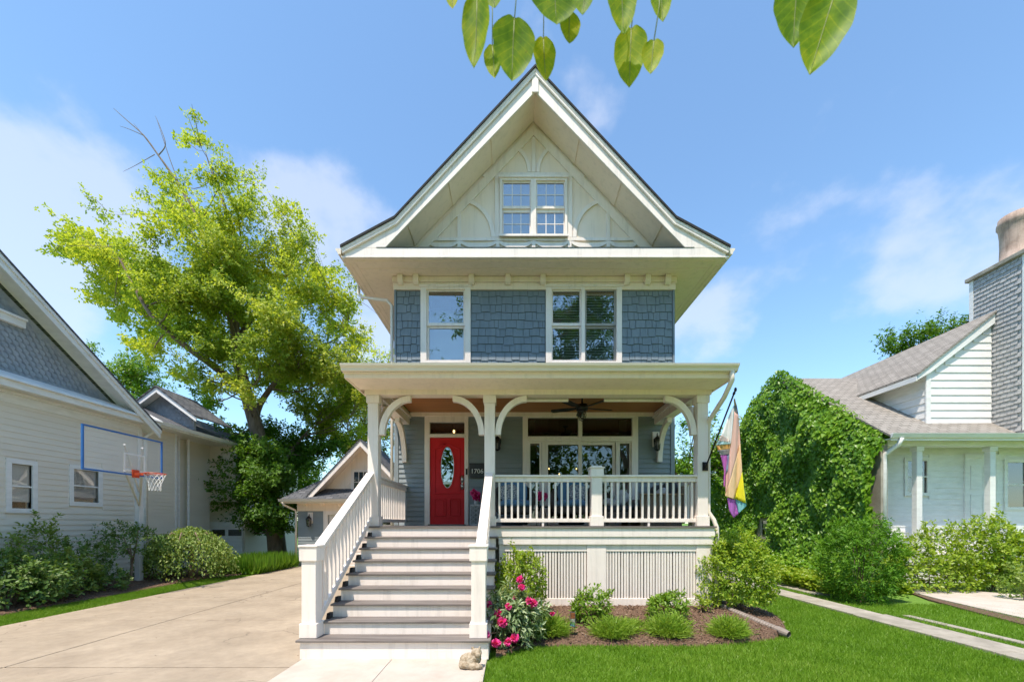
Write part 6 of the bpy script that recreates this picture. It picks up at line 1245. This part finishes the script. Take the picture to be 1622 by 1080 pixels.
# ------------------------------------------------------------------ leaves hanging close to the viewer
def heart(n=9):
    L_ = [];
    for i in range(n + 1):
        t = i / n; w_ = .54 * math.sin(math.pi * min(1, t ** .66)) ** .62 * (1 - .12 * t); w_ = max(w_, .27) if t < .12 else w_; L_.append((t, max(w_, .0)))
    return L_
def hangleaf(par, x, y0, y1, wd, d, ang, tint):
    u = 690 + x / 2.2845; v0 = y0 / 2.2845; v1 = y1 / 2.2845; top = P(u, v0, d); ln = (v1 - v0) * d / F; W_ = wd / 2.2845 * d / F
    ax = Vector((math.sin(R(ang)), 0, -math.cos(R(ang)))); sd_ = Vector((math.cos(R(ang)), .25 * math.sin(x), math.sin(R(ang)))); nr_ = ax.cross(sd_).normalized()
    prof = heart(); vs = []; fs = []; K = 4; nn_ = len(prof)
    for i, (t, w_) in enumerate(prof):
        for j in range(-K, K + 1):
            s = j / K; lobe = -.07 * (1 - t) ** 6 * abs(s) * 1.2 * 0; curl = .10 * (s * s) * w_ * 2 - .10 * math.sin(t * 2.6) + .012 * math.sin(9 * t + 4 * s + x)
            edge = 1 + .05 * math.sin(t * 21 + x) * (abs(s) == 1)
            vs.append(top + ax * ln * (t + (-.07 * math.sin(math.pi * min(1, abs(s) * 1.1)) + .03 * abs(s) if i == 0 else 0)) + sd_ * W_ * w_ * s * edge + nr_ * ln * curl * .55)
    for i in range(nn_ - 1):
        for j in range(2 * K): a = i * (2 * K + 1) + j; fs.append((a, a + 1, a + 2 * K + 2, a + 2 * K + 1))
    me = bpy.data.meshes.new('leaf'); me.from_pydata([tuple(v - wl(par)) for v in vs], [], fs); me.materials.append(FGM); me.polygons.foreach_set('use_smooth', [True] * len(fs))
    at_ = me.attributes.new('tint', 'FLOAT', 'FACE'); at_.data.foreach_set('value', [tint + .12 * math.sin(i * 1.7) * .5 for i in range(len(fs))]); o = bpy.data.objects.new('leaf', me); COL.objects.link(o); o.parent = par
    uvl = me.uv_layers.new(name='blade'); K2 = 2 * K + 1
    uvl.data.foreach_set('uv', [c_ for lp in me.loops for c_ in (abs((lp.vertex_index % K2) / K - 1), (lp.vertex_index // K2) / (nn_ - 1))])
    sm = o.modifiers.new('sub', 'SUBSURF'); sm.levels = 1; sm.render_levels = 1
    tp = top + Vector((random.uniform(-.012, .012), .0, .06 + max(0, v0) * d / F)); c = MB(); c.tube([top + ax * ln * .02, top.lerp(tp, .5) + Vector((.006, 0, 0)), tp], .0012, 6); build(c, 'leaf_stalk', STALK, par, smooth=True)
    c = MB(); c.tube([top + ax * ln * t + nr_ * ln * (-.055 * math.sin(t * 2.6) + .0025) for t in (0, .25, .5, .75, .95)], [.0011, .001, .0008, .0006, .0003], 5); build(c, 'midrib', STALK, o, smooth=True)
    return o
STALK = pm('leaf_stalk_green', (.22, .26, .07), None, rough=.5)
# hanging leaf: tint ramp plus veins across the blade
FGM = FGL.copy(); t = FGM.node_tree; rp = [n_ for n_ in t.nodes if n_.type == 'VALTORGB'][0]; at_n = [n_ for n_ in t.nodes if n_.type == 'ATTRIBUTE'][0]
ge = nd(t, 'ShaderNodeNewGeometry'); no = nd(t, 'ShaderNodeTexNoise', i_Scale=45.0, i_Detail=4.0); t.links.new(ge.outputs['Position'], no.inputs['Vector']); ma = nd(t, 'ShaderNodeMath', operation='MULTIPLY_ADD'); t.links.new(no.outputs[0], ma.inputs[0]); ma.inputs[1].default_value = 1.3; ma.inputs[2].default_value = -.65; ad = nd(t, 'ShaderNodeMath', operation='ADD'); t.links.new(ma.outputs[0], ad.inputs[0]); t.links.new(at_n.outputs['Fac'], ad.inputs[1]); 
uvn = nd(t, 'ShaderNodeUVMap'); uvn.uv_map = 'blade'; su = nd(t, 'ShaderNodeSeparateXYZ'); t.links.new(uvn.outputs[0], su.inputs[0])
va = nd(t, 'ShaderNodeMath', operation='MULTIPLY_ADD'); t.links.new(su.outputs[0], va.inputs[0]); va.inputs[1].default_value = -2.1; vb = nd(t, 'ShaderNodeMath', operation='MULTIPLY'); t.links.new(su.outputs[1], vb.inputs[0]); vb.inputs[1].default_value = 7.5; t.links.new(vb.outputs[0], va.inputs[2])
vf = nd(t, 'ShaderNodeMath', operation='PINGPONG'); t.links.new(va.outputs[0], vf.inputs[0]); vf.inputs[1].default_value = .5; vr = nd(t, 'ShaderNodeMapRange'); t.links.new(vf.outputs[0], vr.inputs[0]); vr.inputs[1].default_value = 0; vr.inputs[2].default_value = .10; vr.inputs[3].default_value = .34; vr.inputs[4].default_value = 0
ad2 = nd(t, 'ShaderNodeMath', operation='ADD'); t.links.new(ad.outputs[0], ad2.inputs[0]); t.links.new(vr.outputs[0], ad2.inputs[1]); t.links.new(ad2.outputs[0], rp.inputs[0])
no2 = nd(t, 'ShaderNodeTexNoise', i_Scale=160.0, i_Detail=3.0); t.links.new(ge.outputs['Position'], no2.inputs['Vector']); sp_ = nd(t, 'ShaderNodeMapRange'); t.links.new(no2.outputs[0], sp_.inputs[0]); sp_.inputs[1].default_value = .68; sp_.inputs[2].default_value = .72; sp_.inputs[3].default_value = 0; sp_.inputs[4].default_value = .55
dk = nd(t, 'ShaderNodeMixRGB'); t.links.new(sp_.outputs[0], dk.inputs[0]); dk.inputs[2].default_value = (.10, .07, .02, 1)
outs = [l_.to_socket for l_ in rp.outputs[0].links]; t.links.new(rp.outputs[0], dk.inputs[1])
for k_ in outs: t.links.new(dk.outputs[0], k_)
h1 = T('hanging_branch', 'cluster of heart shaped green leaves hanging above the gable peak', 'branch', (.0, .88, 2.95))
for x, y0, y1, wd, ang, tn in [(60, -60, 30, 55, 0, .8), (150, -15, 240, 100, -3, .45), (205, 165, 281, 66, 4, .6), (205, -70, 28, 80, 5, .3), (285, 70, 290, 150, -2, .25), (390, 140, 290, 80, 4, .65), (430, -90, 85, 190, 3, .2), (485, 45, 156, 78, 0, .6), (545, -80, 52, 82, -6, .25), (672, -90, 120, 105, 3, .4), (708, 105, 312, 112, -2, .6), (790, 148, 266, 74, -6, .75), (815, -70, 76, 74, 3, .45)]:
    hangleaf(h1, x, y0, y1, wd, .88 + random.uniform(-.05, .05), ang, tn)
c = MB(); c.tube([(-.22, .86, 2.975), (-.1, .88, 2.96), (.05, .88, 2.955), (.15, .9, 2.97), (.35, .88, 3.03)], [.002, .003, .0035, .004, .005], 7); c.tube([(.05, .88, 2.955), (.0, .87, 2.915), (-.02, .87, 2.9)], [.0028, .002, .0012], 6); c.tube([(.15, .9, 2.97), (.19, .88, 2.92), (.20, .88, 2.905)], [.0028, .002, .0012], 6); build(c, 'twig', TWIG, h1)
h2 = T('hanging_branch', 'pair of large green leaves hanging at the upper right', 'branch', (.55, .80, 2.85))
hangleaf(h2, 1312, -90, 166, 145, .80, -3, .15); hangleaf(h2, 1450, -40, 275, 165, .78, -17, .3); hangleaf(h2, 1520, -120, 12, 110, .80, -20, .2)
c = MB(); c.tube([(.42, .80, 2.86), (.6, .80, 2.89), (.85, .82, 2.95)], [.003, .004, .005], 7); build(c, 'twig', TWIG, h2)
